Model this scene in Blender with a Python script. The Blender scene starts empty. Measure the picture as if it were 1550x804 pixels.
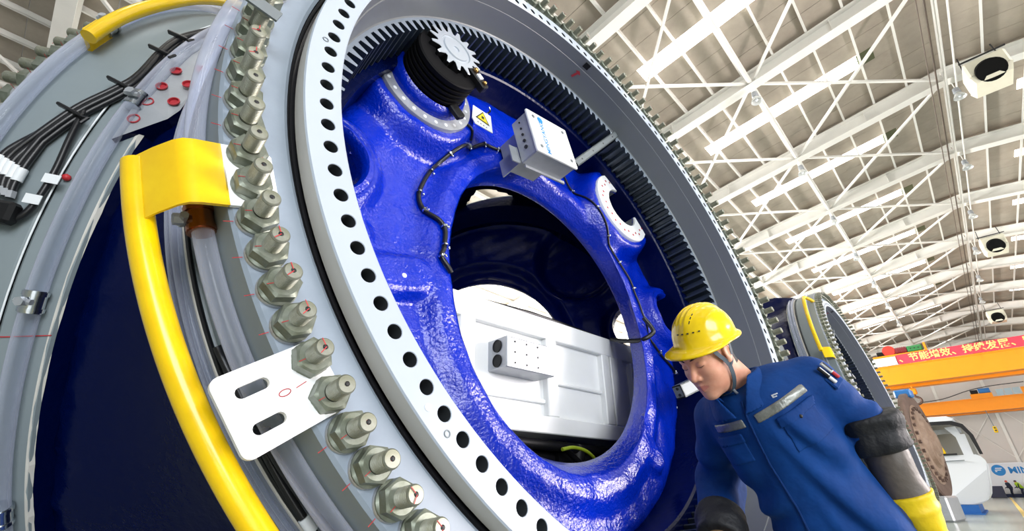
import bpy, math, random
import numpy as np
from mathutils import Matrix, Vector

rnd = random.Random(7)
rng = np.random.default_rng(7)
SC = bpy.context.scene
COL = SC.collection
PI = math.pi

# ------------------------------------------------------------------ camera
cam_d = bpy.data.cameras.new('camera')
cam = bpy.data.objects.new('camera', cam_d)
COL.objects.link(cam)
cam_d.sensor_width = 36.0
cam_d.lens = 683.177 / 1550.0 * 36.0
cam_d.clip_start = 0.02
cam_d.clip_end = 400
# rows: world axes written in the lens frame (x right, y down, z forward)
W = np.array([[0.99994517, -0.01047178, 0.0],
              [0.00472149, 0.45085282, 0.89258582],
              [-0.00934697, -0.89253688, 0.45087754]])
EYE = np.array([0.0, 0.0, 0.92])
cm = Matrix.Identity(4)
for i in range(3):
    cm[i][0] = W[i][0]; cm[i][1] = -W[i][1]; cm[i][2] = -W[i][2]; cm[i][3] = EYE[i]
cam.matrix_world = cm
SC.camera = cam

# ------------------------------------------------------------------ world, lights, exposure
world = bpy.data.worlds.new('sky'); SC.world = world
world.use_nodes = True
bg = world.node_tree.nodes['Background']
bg.inputs['Color'].default_value = (0.93, 0.97, 1.0, 1)
bg.inputs['Strength'].default_value = 0.32

def area_light(name, loc, target, sx, sy, power, color=(1, 1, 1)):
    l = bpy.data.lights.new(name, 'AREA'); l.shape = 'RECTANGLE'
    l.size = sx; l.size_y = sy; l.energy = power; l.color = color
    o = bpy.data.objects.new(name, l); COL.objects.link(o)
    o.location = loc
    o.rotation_euler = (Vector(target) - Vector(loc)).to_track_quat('-Z', 'Y').to_euler()
    return o

SC.view_settings.view_transform = 'Standard'
SC.view_settings.look = 'None'
SC.view_settings.gamma = 1.0
SC.view_settings.use_curve_mapping = False
SC.view_settings.exposure = 0.05

# hall axes: L along the hall, K across it (to the left)
AZ = math.radians(44.0)
LV = np.array([math.sin(AZ), math.cos(AZ), 0.0])
KV = np.array([-math.cos(AZ), math.sin(AZ), 0.0])
def hall(l, k, z): return LV * l + KV * k + np.array([0, 0, z])

area_light('added_key_light', tuple(hall(-4.5, -13.6, 4.6)), tuple(hall(4, 3, 2.0)), 9, 7, 2400, (0.94, 0.97, 1.0))  # unseen lamp added to light the ring face
area_light('added_highlight_light', tuple(hall(14.8, -13.6, 3.9)), tuple(hall(1, 2, 1.6)), 8, 5.4, 4200, (1.0, 0.91, 0.90))  # unseen pinkish lamp added for highlights on the blue paint
area_light('added_crane_light', tuple(hall(30, -13.6, 3.0)), tuple(hall(60, -1, 5.5)), 6, 4, 2200, (1, 0.99, 0.97))  # unseen lamp added to brighten the distant cranes
area_light('added_roof_light', tuple(hall(33, 22, 8)), tuple(hall(33, 4, 14)), 42, 4, 20000, (1, 0.99, 0.97))  # unseen lamp added to brighten the roof from the left

# ------------------------------------------------------------------ materials
def mat(name, col, rough=0.5, metal=0.0, spec=0.5, coat=0.0, bump=0.0, bscale=60.0, var=0.0, vscale=6.0, vcol=None, transm=0.0, emis=None, estr=0.0, alpha=1.0, bdist=0.01):
    m = bpy.data.materials.new(name); m.use_nodes = True
    nt = m.node_tree; b = nt.nodes['Principled BSDF']
    b.inputs['Base Color'].default_value = (*col, 1)
    b.inputs['Roughness'].default_value = rough
    b.inputs['Metallic'].default_value = metal
    b.inputs['Specular IOR Level'].default_value = spec
    b.inputs['Coat Weight'].default_value = coat
    b.inputs['Coat Roughness'].default_value = 0.08
    b.inputs['Transmission Weight'].default_value = transm
    b.inputs['Alpha'].default_value = alpha
    if emis:
        b.inputs['Emission Color'].default_value = (*emis, 1); b.inputs['Emission Strength'].default_value = estr
    tc = nt.nodes.new('ShaderNodeTexCoord')
    if var > 0:
        n = nt.nodes.new('ShaderNodeTexNoise'); n.inputs['Scale'].default_value = vscale
        n.inputs['Detail'].default_value = 6; n.inputs['Roughness'].default_value = 0.65
        nt.links.new(tc.outputs['Object'], n.inputs['Vector'])
        r = nt.nodes.new('ShaderNodeValToRGB')
        r.color_ramp.elements[0].position = 0.35; r.color_ramp.elements[1].position = 0.7
        c2 = vcol if vcol else tuple(c * (1 - var) for c in col)
        r.color_ramp.elements[0].color = (*col, 1); r.color_ramp.elements[1].color = (*c2, 1)
        nt.links.new(n.outputs['Fac'], r.inputs['Fac'])
        nt.links.new(r.outputs['Color'], b.inputs['Base Color'])
    if bump > 0:
        n = nt.nodes.new('ShaderNodeTexNoise'); n.inputs['Scale'].default_value = bscale
        n.inputs['Detail'].default_value = 3
        nt.links.new(tc.outputs['Object'], n.inputs['Vector'])
        bp = nt.nodes.new('ShaderNodeBump'); bp.inputs['Strength'].default_value = bump; bp.inputs['Distance'].default_value = bdist
        nt.links.new(n.outputs['Fac'], bp.inputs['Height'])
        nt.links.new(bp.outputs['Normal'], b.inputs['Normal'])
        if coat > 0: nt.links.new(bp.outputs['Normal'], b.inputs['Coat Normal'])
    return m

def rgb(r, g, b):
    f = lambda c: (c / 255 / 12.92) if c / 255 <= 0.04045 else ((c / 255 + 0.055) / 1.055) ** 2.4
    return (f(r), f(g), f(b))

M_ROOF = mat('roof_sheet', rgb(176, 166, 152), 0.6, var=0.08, vscale=1.2, vcol=rgb(160, 150, 137), bump=0.15, bscale=3)
M_STEEL = mat('white_painted_steel', rgb(236, 234, 228), 0.45, var=0.05, vscale=2)
M_WALL = mat('hall_wall', rgb(214, 208, 203), 0.6, var=0.03, vscale=0.6)
M_FLOOR = mat('epoxy_floor', rgb(150, 158, 150), 0.22, spec=0.5, var=0.15, vscale=0.5, vcol=rgb(132, 142, 136), bump=0.03, bscale=8)
M_LINE = mat('yellow_floor_paint', rgb(222, 196, 110), 0.5, var=0.2, vscale=8)
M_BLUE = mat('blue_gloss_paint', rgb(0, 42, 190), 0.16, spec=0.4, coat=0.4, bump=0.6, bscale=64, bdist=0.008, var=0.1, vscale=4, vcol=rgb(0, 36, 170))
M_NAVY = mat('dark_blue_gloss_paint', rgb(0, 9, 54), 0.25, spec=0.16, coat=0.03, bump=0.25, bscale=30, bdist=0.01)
M_RINGF = mat('light_grey_machined_paint', rgb(176, 186, 199), 0.35, var=0.03, vscale=5)
M_RINGO = mat('grey_primer_paint', rgb(146, 158, 172), 0.38, var=0.06, vscale=6, vcol=rgb(136, 148, 162))
M_RINGS = mat('grey_flange_side', rgb(134, 145, 150), 0.42, var=0.06, vscale=4)
M_CREAM = mat('cream_edge_paint', rgb(216, 213, 206), 0.4)
M_BORE = mat('bore_grey_paint', rgb(118, 122, 127), 0.35, spec=0.4, var=0.06, vscale=2)
M_GEAR = mat('greased_gear_steel', rgb(66, 76, 86), 0.34, metal=0.5, spec=0.5, var=0.25, vscale=7)
M_BLACK = mat('black_rubber', (0.008, 0.008, 0.01), 0.35)
M_BLACKM = mat('black_plastic', (0.006, 0.006, 0.007), 0.5, spec=.3, bump=0.1, bscale=40)
M_GREASESHADE = mat('grease_and_shade_black', (0.004, 0.004, 0.005), 0.6, spec=0.12)
M_NAVYIN = mat('shaded_inner_blue', rgb(0, 18, 96), 0.25, spec=0.3, bump=0.25, bscale=30)  # darker copy of the hub blue, with the interior shade painted in
M_HOLE = mat('hole_bore', rgb(58, 62, 66), 0.5)
M_ZINC = mat('zinc_stud', rgb(160, 162, 152), 0.38, metal=0.6, var=0.25, vscale=25, vcol=rgb(130, 132, 112))
M_ZINCN = mat('zinc_nut', rgb(142, 148, 138), 0.4, metal=0.55, var=0.25, vscale=20, vcol=rgb(104, 110, 92))
M_RED = mat('red_marker', rgb(190, 40, 48), 0.5)
M_YEL = mat('yellow_gloss_paint', rgb(246, 206, 6), 0.24, spec=0.45, coat=0.2, var=0.06, vscale=8, vcol=rgb(236, 190, 4))
M_WHITE = mat('white_powder_coat', rgb(238, 240, 240), 0.4, var=0.03, vscale=6)
M_WHITEM = mat('white_bracket', rgb(244, 246, 248), 0.4)
M_GAL = mat('galvanised_plate', rgb(178, 182, 188), 0.35, metal=0.35, var=0.15, vscale=12)
M_ARM = mat('grey_steel_channel', rgb(118, 126, 130), 0.45, metal=0.2, var=0.1, vscale=10)
M_CHROME = mat('chrome_clamp', rgb(200, 205, 210), 0.18, metal=1.0)
M_COPPER = mat('copper_clamp', rgb(176, 120, 90), 0.25, metal=1.0)
M_TAG = mat('white_tag', rgb(232, 236, 240), 0.5)
M_INK = mat('black_ink', (0.01, 0.01, 0.012), 0.5)
M_LOGOB = mat('logo_blue', rgb(22, 132, 208), 0.5)
M_SIGNY = mat('sign_yellow', rgb(232, 214, 30), 0.4)
M_PINION = mat('bare_pinion_steel', rgb(196, 204, 214), 0.35, metal=0.5)
M_REDHOLE = mat('red_plug', rgb(176, 46, 56), 0.5)

def hose_mat():
    m = bpy.data.materials.new('clear_hose'); m.use_nodes = True
    nt = m.node_tree; nt.nodes.clear()
    out = nt.nodes.new('ShaderNodeOutputMaterial')
    tr = nt.nodes.new('ShaderNodeBsdfTransparent'); tr.inputs['Color'].default_value = (0.90, 0.92, 0.96, 1)
    gl = nt.nodes.new('ShaderNodeBsdfPrincipled')
    gl.inputs['Base Color'].default_value = (*rgb(214, 218, 236), 1); gl.inputs['Roughness'].default_value = 0.12
    gl.inputs['Specular IOR Level'].default_value = 0.8
    lw = nt.nodes.new('ShaderNodeLayerWeight'); lw.inputs['Blend'].default_value = 0.42
    mr = nt.nodes.new('ShaderNodeMapRange'); mr.inputs['To Min'].default_value = 0.07; mr.inputs['To Max'].default_value = 0.85
    nt.links.new(lw.outputs['Facing'], mr.inputs['Value'])
    mx = nt.nodes.new('ShaderNodeMixShader')
    nt.links.new(mr.outputs['Result'], mx.inputs['Fac'])
    nt.links.new(tr.outputs['BSDF'], mx.inputs[1]); nt.links.new(gl.outputs['BSDF'], mx.inputs[2])
    nt.links.new(mx.outputs['Shader'], out.inputs['Surface'])
    return m
M_HOSE = hose_mat()

# ------------------------------------------------------------------ mesh helpers
def norm(v):
    v = np.asarray(v, float); return v / (np.linalg.norm(v) + 1e-12)

class MB:
    """collects shapes; build() links them as ONE mesh object"""
    def __init__(s): s.V = []; s.F = []; s.MI = []; s.n = 0
    def add(s, V, F, mi=0):
        V = np.asarray(V, float).reshape(-1, 3)
        s.V.append(V); o = s.n
        for f in F: s.F.append([i + o for i in f]); s.MI.append(mi)
        s.n += len(V); return s
    def box(s, c, size, ax=None, mi=0, bev=0.0):
        ax = np.eye(3) if ax is None else np.array([norm(a) for a in ax])
        h = np.asarray(size, float) / 2
        c = np.asarray(c, float)
        if bev <= 0:
            P = [(x, y, z) for x in (-1, 1) for y in (-1, 1) for z in (-1, 1)]
            V = [c + (np.array(p) * h) @ ax for p in P]
            F = [(0, 1, 3, 2), (4, 6, 7, 5), (0, 4, 5, 1), (2, 3, 7, 6), (0, 2, 6, 4), (1, 5, 7, 3)]
            return s.add(V, F, mi)
        b = min(bev, *(h * 0.95))
        V = []; idx = {}
        for x in (-1, 1):
            for y in (-1, 1):
                for z in (-1, 1):
                    for a in range(3):
                        p = np.array([x, y, z]) * (h - b); p[a] = (x, y, z)[a] * h[a]
                        idx[(x, y, z, a)] = len(V); V.append(c + p @ ax)
        F = []
        for a in range(3):
            u, v = (a + 1) % 3, (a + 2) % 3
            for sg in (-1, 1):
                q = []
                for (su, sv) in ((-1, -1), (1, -1), (1, 1), (-1, 1)):
                    k = [0, 0, 0]; k[a] = sg; k[u] = su; k[v] = sv; q.append(idx[(*k, a)])
                F.append(q if sg > 0 else q[::-1])
            for su in (-1, 1):
                for sv in (-1, 1):
                    k0 = [0, 0, 0]; k0[u] = su; k0[v] = sv
                    k0[a] = -1; k1 = list(k0); k1[a] = 1
                    q = [idx[(*k0, u)], idx[(*k1, u)], idx[(*k1, v)], idx[(*k0, v)]]
                    F.append(q if su * sv > 0 else q[::-1])
        for x in (-1, 1):
            for y in (-1, 1):
                for z in (-1, 1):
                    q = [idx[(x, y, z, 0)], idx[(x, y, z, 1)], idx[(x, y, z, 2)]]
                    F.append(q if x * y * z > 0 else q[::-1])
        return s.add(V, F, mi)
    def bar(s, a, b, w, h, up=(0, 0, 1), mi=0, bev=0.0):
        a = np.asarray(a, float); b = np.asarray(b, float); d = norm(b - a)
        u = np.asarray(up, float); sd = np.cross(d, u)
        if np.linalg.norm(sd) < 1e-4: sd = np.cross(d, (1, 0, 0))
        sd = norm(sd); u = np.cross(sd, d)
        return s.box((a + b) / 2, (np.linalg.norm(b - a), w, h), (d, sd, u), mi, bev)
    def tube(s, pts, r, n=10, caps=True, mi=0, closed=False):
        P = np.asarray(pts, float); m = len(P)
        r = np.full(m, r) if np.isscalar(r) else np.asarray(r, float)
        T = np.zeros_like(P)
        if closed:
            T = np.roll(P, -1, 0) - np.roll(P, 1, 0)
        else:
            T[1:-1] = P[2:] - P[:-2]; T[0] = P[1] - P[0]; T[-1] = P[-1] - P[-2]
        T /= np.linalg.norm(T, axis=1, keepdims=True) + 1e-12
        u = np.cross(T[0], (0.123, 0.35, 0.93)); u /= np.linalg.norm(u)
        V = []; a = np.arange(n) * 2 * PI / n
        for i in range(m):
            u = u - T[i] * (u @ T[i]); u /= np.linalg.norm(u); w = np.cross(T[i], u)
            V.append(P[i] + r[i] * (np.cos(a)[:, None] * u + np.sin(a)[:, None] * w))
        V = np.concatenate(V); F = []
        for i in range(m if closed else m - 1):
            j = (i + 1) % m
            for k in range(n):
                k2 = (k + 1) % n
                F.append((i * n + k, i * n + k2, j * n + k2, j * n + k))
        if caps and not closed:
            F.append(tuple(range(n))[::-1]); F.append(tuple((m - 1) * n + k for k in range(n)))
        return s.add(V, F, mi)
    def lathe(s, prof, n=48, a0=0.0, a1=360.0, mi=0, closed=False, M=None):
        """profile of (radius, z) turned about z"""
        full = abs(a1 - a0) >= 359.99
        A = np.radians(np.linspace(a0, a1, n + 1)); A = A[:-1] if full else A
        V = []; m = len(prof)
        for a in A:
            for (r, z) in prof: V.append((r * math.cos(a), r * math.sin(a), z))
        V = np.array(V)
        if M is not None: V = V @ M[0].T + M[1]
        F = []; k = len(A)
        for i in range(k if full else k - 1):
            j = (i + 1) % k
            for q in range(m if closed else m - 1):
                q2 = (q + 1) % m
                F.append((i * m + q, j * m + q, j * m + q2, i * m + q2))
        if closed and not full:
            F.append(tuple(range(m))); F.append(tuple((k - 1) * m + q for q in range(m))[::-1])
        return s.add(V, F, mi)
    def cyl(s, a, b, r, n=16, mi=0, r2=None):
        return s.tube([a, b], [r, r if r2 is None else r2], n, True, mi)
    def prism(s, poly, o, ux, uy, depth, mi=0):
        """2-D outline extruded along ux x uy"""
        ux = norm(ux); uy = norm(uy); w = np.cross(ux, uy); o = np.asarray(o, float)
        P = [o + ux * x + uy * y for x, y in poly]; m = len(P)
        V = P + [p + w * depth for p in P]
        F = [tuple(range(m))[::-1], tuple(range(m, 2 * m))] + [(i, (i + 1) % m, m + (i + 1) % m, m + i) for i in range(m)]
        return s.add(V, F, mi)
    def ball(s, c, r, n=12, mi=0, sc=(1, 1, 1)):
        V = []; F = []; m = n // 2
        for i in range(m + 1):
            t = PI * i / m
            for j in range(n):
                p = 2 * PI * j / n
                V.append(np.asarray(c) + r * np.array([math.sin(t) * math.cos(p) * sc[0], math.sin(t) * math.sin(p) * sc[1], math.cos(t) * sc[2]]))
        for i in range(m):
            for j in range(n):
                j2 = (j + 1) % n; F.append((i * n + j, (i + 1) * n + j, (i + 1) * n + j2, i * n + j2))
        return s.add(V, F, mi)
    def mesh(s, name, mats, smooth=40):
        me = bpy.data.meshes.new(name)
        V = np.concatenate(s.V) if s.V else np.zeros((0, 3))
        me.from_pydata(V.tolist(), [], s.F)
        if not isinstance(mats, (list, tuple)): mats = [mats]
        for m in mats: me.materials.append(m)
        if len(mats) > 1: me.polygons.foreach_set('material_index', np.array(s.MI, dtype=np.int32))
        if smooth:
            me.polygons.foreach_set('use_smooth', np.ones(len(s.F), dtype=bool))
            me.set_sharp_from_angle(angle=math.radians(smooth))
        me.validate(); me.update()
        return me
    def build(s, name, mats, parent=None, smooth=40, mw=None):
        return place(s.mesh(name, mats, smooth), name, parent, mw)

def npm(M, c):
    m = Matrix.Identity(4)
    for i in range(3):
        for j in range(3): m[i][j] = float(M[i][j])
        m[i][3] = float(c[i])
    return m

def place(me, name, parent=None, mw=None):
    o = bpy.data.objects.new(name, me); COL.objects.link(o)
    mw = Matrix.Identity(4) if mw is None else mw
    if parent is not None:
        o.parent = parent
        o.matrix_parent_inverse = Matrix.Identity(4)
        o.matrix_local = WORLD[parent.name].inverted() @ mw
    else:
        o.matrix_local = mw
    WORLD[o.name] = mw.copy()
    return o
WORLD = {}

def empty(name, loc=(0, 0, 0), M=None):
    o = bpy.data.objects.new(name, None); COL.objects.link(o); o.empty_display_size = 0.2
    mw = npm(np.eye(3) if M is None else M, loc)
    o.matrix_local = mw; WORLD[o.name] = mw.copy()
    return o

def tag(o, label=None, cat=None, group=None, kind=None):
    if label: o['label'] = label
    if cat: o['category'] = cat
    if group: o['group'] = group
    if kind: o['kind'] = kind
    return o

KIDS = {}
def copy_tree(o, parent=None, mw=None, skip=()):
    c = o.copy(); COL.objects.link(c)
    if parent is not None: c.parent = parent
    if mw is not None: c.matrix_local = mw
    for ch in list(o.children):
        if ch.name.split('.')[0] in skip: continue
        copy_tree(ch, c, None, skip)
    return c

def text_mesh(body, size, mats, depth=0.002, bold=0.0, align='CENTER'):
    cu = bpy.data.curves.new('lettering', 'FONT'); cu.body = body; cu.size = size
    cu.extrude = depth; cu.align_x = align; cu.align_y = 'CENTER'; cu.offset = bold
    cu.resolution_u = 3
    o = bpy.data.objects.new('lettering', cu); COL.objects.link(o)
    dg = bpy.context.evaluated_depsgraph_get(); dg.update()
    me = bpy.data.meshes.new_from_object(o.evaluated_get(dg))
    bpy.data.objects.remove(o); bpy.data.curves.remove(cu)
    me.materials.clear(); me.materials.append(mats)
    return me

def surface_nets(D, org, h):
    """iso surface of the sampled distance field D (negative inside)"""
    nx, ny, nz = D.shape
    S = D < 0
    c = [S[i:nx - 1 + i, j:ny - 1 + j, k:nz - 1 + k] for i in (0, 1) for j in (0, 1) for k in (0, 1)]
    cnt = sum(x.astype(np.int8) for x in c)
    act = (cnt > 0) & (cnt < 8)
    idx = -np.ones(act.shape, dtype=np.int64); ijk = np.argwhere(act); idx[act] = np.arange(len(ijk))
    acc = np.zeros((len(ijk), 3)); num = np.zeros(len(ijk))
    I, J, K = ijk.T
    for a in range(3):
        o = [0, 0, 0]; o[a] = 1
        b, cc = [x for x in range(3) if x != a]
        for db in (0, 1):
            for dc in (0, 1):
                s = [0, 0, 0]; s[b] = db; s[cc] = dc
                v0 = D[I + s[0], J + s[1], K + s[2]]; v1 = D[I + s[0] + o[0], J + s[1] + o[1], K + s[2] + o[2]]
                m = (v0 < 0) != (v1 < 0)
                t = np.where(m, v0 / np.where(m, v0 - v1, 1), 0)
                p = np.zeros((len(ijk), 3)); p[:, b] = db; p[:, cc] = dc; p[:, a] = t
                acc[m] += p[m]; num[m] += 1
    V = np.asarray(org) + (ijk + acc / num[:, None]) * h
    F = []
    for a in range(3):
        b, cc = (a + 1) % 3, (a + 2) % 3
        sl0 = [slice(None)] * 3; sl1 = [slice(None)] * 3
        sl0[a] = slice(0, -1); sl1[a] = slice(1, None)
        A, B = S[tuple(sl0)], S[tuple(sl1)]
        e = np.argwhere(A != B)
        e = e[(e[:, b] > 0) & (e[:, cc] > 0) & (e[:, b] < D.shape[b] - 1) & (e[:, cc] < D.shape[cc] - 1)]
        flip = A[tuple(e.T)]
        def at(db, dc):
            q = e.copy(); q[:, b] -= db; q[:, cc] -= dc; return idx[tuple(q.T)]
        q = np.stack([at(1, 1), at(0, 1), at(0, 0), at(1, 0)], 1)
        q[~flip] = q[~flip][:, ::-1]
        F.append(q)
    F = np.concatenate(F)
    return V, F

def np_mesh(name, V, F, mats, smooth=True, mi=None):
    me = bpy.data.meshes.new(name)
    V = np.asarray(V, dtype=np.float32); F = np.asarray(F, dtype=np.int32)
    k = F.shape[1]
    me.vertices.add(len(V)); me.vertices.foreach_set('co', V.ravel())
    me.loops.add(F.size); me.loops.foreach_set('vertex_index', F.ravel())
    me.polygons.add(len(F)); me.polygons.foreach_set('loop_start', np.arange(0, F.size, k, dtype=np.int32))
    me.update(calc_edges=True)
    if not isinstance(mats, (list, tuple)): mats = [mats]
    for m in mats: me.materials.append(m)
    if mi is not None: me.polygons.foreach_set('material_index', np.asarray(mi, dtype=np.int32))
    if smooth: me.polygons.foreach_set('use_smooth', np.ones(len(F), dtype=bool))
    me.validate(); me.update()
    return me

def smin(a, b, k):
    h = np.clip(0.5 + 0.5 * (b - a) / k, 0, 1)
    return b * (1 - h) + a * h - k * h * (1 - h)
def smax(a, b, k): return -smin(-a, -b, k)
def sstep(x, a, b):
    t = np.clip((x - a) / (b - a), 0, 1); return t * t * (3 - 2 * t)
def arc_pts(c, r, a0, a1, z, n): return [(r * math.cos(math.radians(a)), r * math.sin(math.radians(a)), z) for a in np.linspace(a0, a1, n)]
def spline(P, n=8):
    """Catmull-Rom through the points"""
    P = [np.asarray(p, float) for p in P]; P = [2 * P[0] - P[1]] + P + [2 * P[-1] - P[-2]]
    o = []
    for i in range(1, len(P) - 2):
        for t in np.linspace(0, 1, n, endpoint=False):
            a, b, c, d = P[i - 1:i + 3]
            o.append(0.5 * (2 * b + (c - a) * t + (2 * a - 5 * b + 4 * c - d) * t * t + (3 * b - a - 3 * c + d) * t ** 3))
    o.append(P[-2]); return o
# ------------------------------------------------------------------ the hall
def rafter_z(k): return 15.6 - 0.13 * abs(k + 3.6)
RAFT = [15.5 + 6.14 * j for j in range(-4, 12)]
K0, K1 = -13.5, 23.0
L0, L1 = RAFT[0] - 3, 83.0

fl = MB()
def quad(mb, pts, mi=0): mb.add(pts, [(0, 1, 2, 3)], mi)
c = [hall(L0, K0, 0), hall(L1, K0, 0), hall(L1, K1, 0), hall(L0, K1, 0)]
fl.add(c + [p - np.array([0, 0, .2]) for p in c], [(0, 1, 2, 3), (7, 6, 5, 4), (0, 4, 5, 1), (1, 5, 6, 2), (2, 6, 7, 3), (3, 7, 4, 0)])
floor = tag(fl.build('floor', M_FLOOR, smooth=0), kind='structure', label='grey green epoxy floor of the factory hall')
for (ka, kb) in ((-0.35, -0.2), (7.0, 7.12)):
    m = MB(); m.add([hall(-6, ka, .004), hall(80, ka, .004), hall(80, kb, .004), hall(-6, kb, .004)], [(0, 1, 2, 3)])
    m.build('lane_line', M_LINE, floor, 0)

ceiling = tag(empty('ceiling', hall(30, 0, 15)), kind='structure', label='pitched white roof of the factory hall')
DEP = 0.62
def sheet_z(k): return rafter_z(k) + DEP + 0.22
M_SKY = bpy.data.materials.new('translucent_skylight'); M_SKY.use_nodes = True
_n = M_SKY.node_tree; _n.nodes.clear()
_o = _n.nodes.new('ShaderNodeOutputMaterial'); _e = _n.nodes.new('ShaderNodeEmission')
_e.inputs['Color'].default_value = (1, 0.985, 0.94, 1); _e.inputs['Strength'].default_value = 11.0
_n.links.new(_e.outputs['Emission'], _o.inputs['Surface'])
M_MOSS = mat('dark_green_skylight_end', rgb(92, 96, 66), 0.6)
def sheet(mb, la, lb, ka, kb, th=0.05):
    ks = [ka] + ([-3.6] if ka < -3.6 < kb else []) + [kb]
    for a, b in zip(ks[:-1], ks[1:]):
        lo = [hall(la, a, sheet_z(a)), hall(lb, a, sheet_z(a)), hall(lb, b, sheet_z(b)), hall(la, b, sheet_z(b))]
        hi = [p + np.array([0, 0, th]) for p in lo]
        mb.add(lo + hi, [(0, 1, 2, 3), (7, 6, 5, 4), (0, 4, 5, 1), (1, 5, 6, 2), (2, 6, 7, 3), (3, 7, 4, 0)])
SKYK = [(-12.5, -5.9), (-1.35, 4.9)]
bays = list(zip(RAFT[:-1], RAFT[1:]))
edges = [L0] + RAFT[1:-1] + [L1]
for i, (la, lb) in enumerate(zip(edges[:-1], edges[1:])):
    mid = (la + lb) / 2 if 0 < i < len(edges) - 2 else (RAFT[i] + RAFT[i + 1]) / 2
    wv = 0.36
    # corrugated sheets run across the hall: seams every metre or so along L
    cuts = list(np.linspace(la, mid - wv, 4)) 
    for a, b in zip(cuts[:-1], cuts[1:]):
        m = MB(); sheet(m, a + .008, b - .008, K0, K1); m.build('roof_sheet', M_ROOF, ceiling, 0)
    cuts = list(np.linspace(mid + wv, lb, 4))
    for a, b in zip(cuts[:-1], cuts[1:]):
        m = MB(); sheet(m, a + .008, b - .008, K0, K1); m.build('roof_sheet', M_ROOF, ceiling, 0)
    m = MB(); kk = [K0] + [x for s in SKYK for x in s] + [K1]
    for a, b in zip(kk[::2], kk[1::2]): sheet(m, mid - wv, mid + wv, a, b)
    m.build('roof_sheet', M_ROOF, ceiling, 0)
    for (a, b) in SKYK:
        m = MB(); sheet(m, mid - wv, mid + wv, a, b, 0.02); m.build('skylight', M_SKY, ceiling, 0)
    m = MB(); sheet(m, mid - wv, mid + wv, -1.85, -1.3, -0.01); m.build('skylight_end', M_MOSS, ceiling, 0)

def ibeam(mb, a, b, w, h, up=(0, 0, 1), t=0.03):
    a = np.asarray(a, float); b = np.asarray(b, float); u = norm(up)
    mb.bar(a + u * t / 2, b + u * t / 2, w, t, up); mb.bar(a + u * (h - t / 2), b + u * (h - t / 2), w, t, up)
    mb.bar(a + u * h / 2, b + u * h / 2, t, h - 2 * t, up)
for l in RAFT:
    m = MB()
    ibeam(m, hall(l, -3.6, rafter_z(-3.6)), hall(l, K1, rafter_z(K1)), 0.42, DEP)
    ibeam(m, hall(l, -3.6, rafter_z(-3.6)), hall(l, K0, rafter_z(K0)), 0.42, DEP)
    # stiffeners and splice plates
    for k in (-0.9, 1.96, 5.2, 7.6, 13.2): m.box(hall(l, k, rafter_z(k) + DEP / 2), (0.3, 0.03, DEP - .05), (LV, KV, (0, 0, 1)))
    m.build('rafter', M_STEEL, ceiling, 30)
for k in np.arange(K0 + .4, K1, 1.17):
    z = rafter_z(k) + DEP
    m = MB(); a, b = hall(L0, k, z + .1), hall(L1, k, z + .1)
    m.bar(a, b, 0.02, 0.2); m.bar(a + np.array([0, 0, -.09]) + KV * .03, b + np.array([0, 0, -.09]) + KV * .03, 0.08, 0.015)
    m.build('purlin', M_STEEL, ceiling, 0)
for kk in (1.96, 7.6, 13.2, 18.8, -9.2):
    m = MB(); z = rafter_z(kk) + .12; m.cyl(hall(RAFT[0], kk, z), hall(RAFT[-1], kk, z), 0.085, 10); m.build('strut', M_STEEL, ceiling)
# crossed wind braces in each bay
FIELDS = [(-3.6, 1.96), (1.96, 7.6), (13.2, 18.8)]
for (la, lb) in bays:
    for (a, b) in FIELDS:
        for (p, q) in ((a, b), (b, a)):
            m = MB(); m.bar(hall(la, p, rafter_z(p) + .16), hall(lb, q, rafter_z(q) + .16), 0.09, 0.09); m.build('wind_brace', M_STEEL, ceiling, 0)
# conduits along the ridge
for dk, r, dz in ((0.0, .05, -.12), (.28, .03, -.2), (-.3, .035, -.1), (.5, .02, -.3)):
    m = MB(); z = rafter_z(-3.6) + dz; m.cyl(hall(L0 + 4, -3.6 + dk, z), hall(L1 - .2, -3.6 + dk, z), r, 8)
    m.build('ridge_conduit', M_STEEL if r > .03 else mat('dark_conduit', rgb(96, 84, 74), 0.5), ceiling)

# end wall, side wall
def wall(name, p0, p1, h, label):
    m = MB(); p0 = np.asarray(p0); p1 = np.asarray(p1); d = norm(p1 - p0); nrm = np.cross(d, (0, 0, 1))
    m.box((p0 + p1) / 2 + np.array([0, 0, h / 2]) + nrm * .1, (np.linalg.norm(p1 - p0), .2, h), (d, nrm, (0, 0, 1)))
    return tag(m.build(name, M_WALL, None, 0), kind='structure', label=label)
we = wall('wall_far', hall(L1, K1, 0), hall(L1, K0, 0), 16.6, 'pale end wall of the hall with steel posts')
for k in (-12, -7.2, -2.4, 2.4, 7.2, 12, 16.8):
    m = MB(); m.bar(hall(L1 - .25, k, 0), hall(L1 - .25, k, rafter_z(k)), .3, .3, LV); m.build('wall_post', M_STEEL, we, 0)
for z in (3.9, 6.4, 9.2, 12.2):
    m = MB(); m.bar(hall(L1 - .12, K0, z), hall(L1 - .12, K1, z), .06, .14); m.build('wall_girt', mat('wall_girt_grey', rgb(190, 184, 178), .5), we, 0)
for k in (-7.2, -2.4, 2.4, 7.2):
    for s in (0, 1):
        m = MB(); m.bar(hall(L1 - .4, k, 4 + 6 * s), hall(L1 - .4, k - 4.8, 10 - 6 * s), .07, .07, LV); m.build('wall_brace', M_STEEL, we, 0)
wl = wall('wall_left', hall(L0, K1, 0), hall(L1, K1, 0), 12.6, 'pale side wall of the hall')
for i, l in enumerate(RAFT[:-1]):
    m = MB(); m.bar(hall(l, K1 - .3, 0), hall(l, K1 - .3, rafter_z(K1)), .4, .4, LV); m.build('wall_post', M_STEEL, wl, 0)

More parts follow.
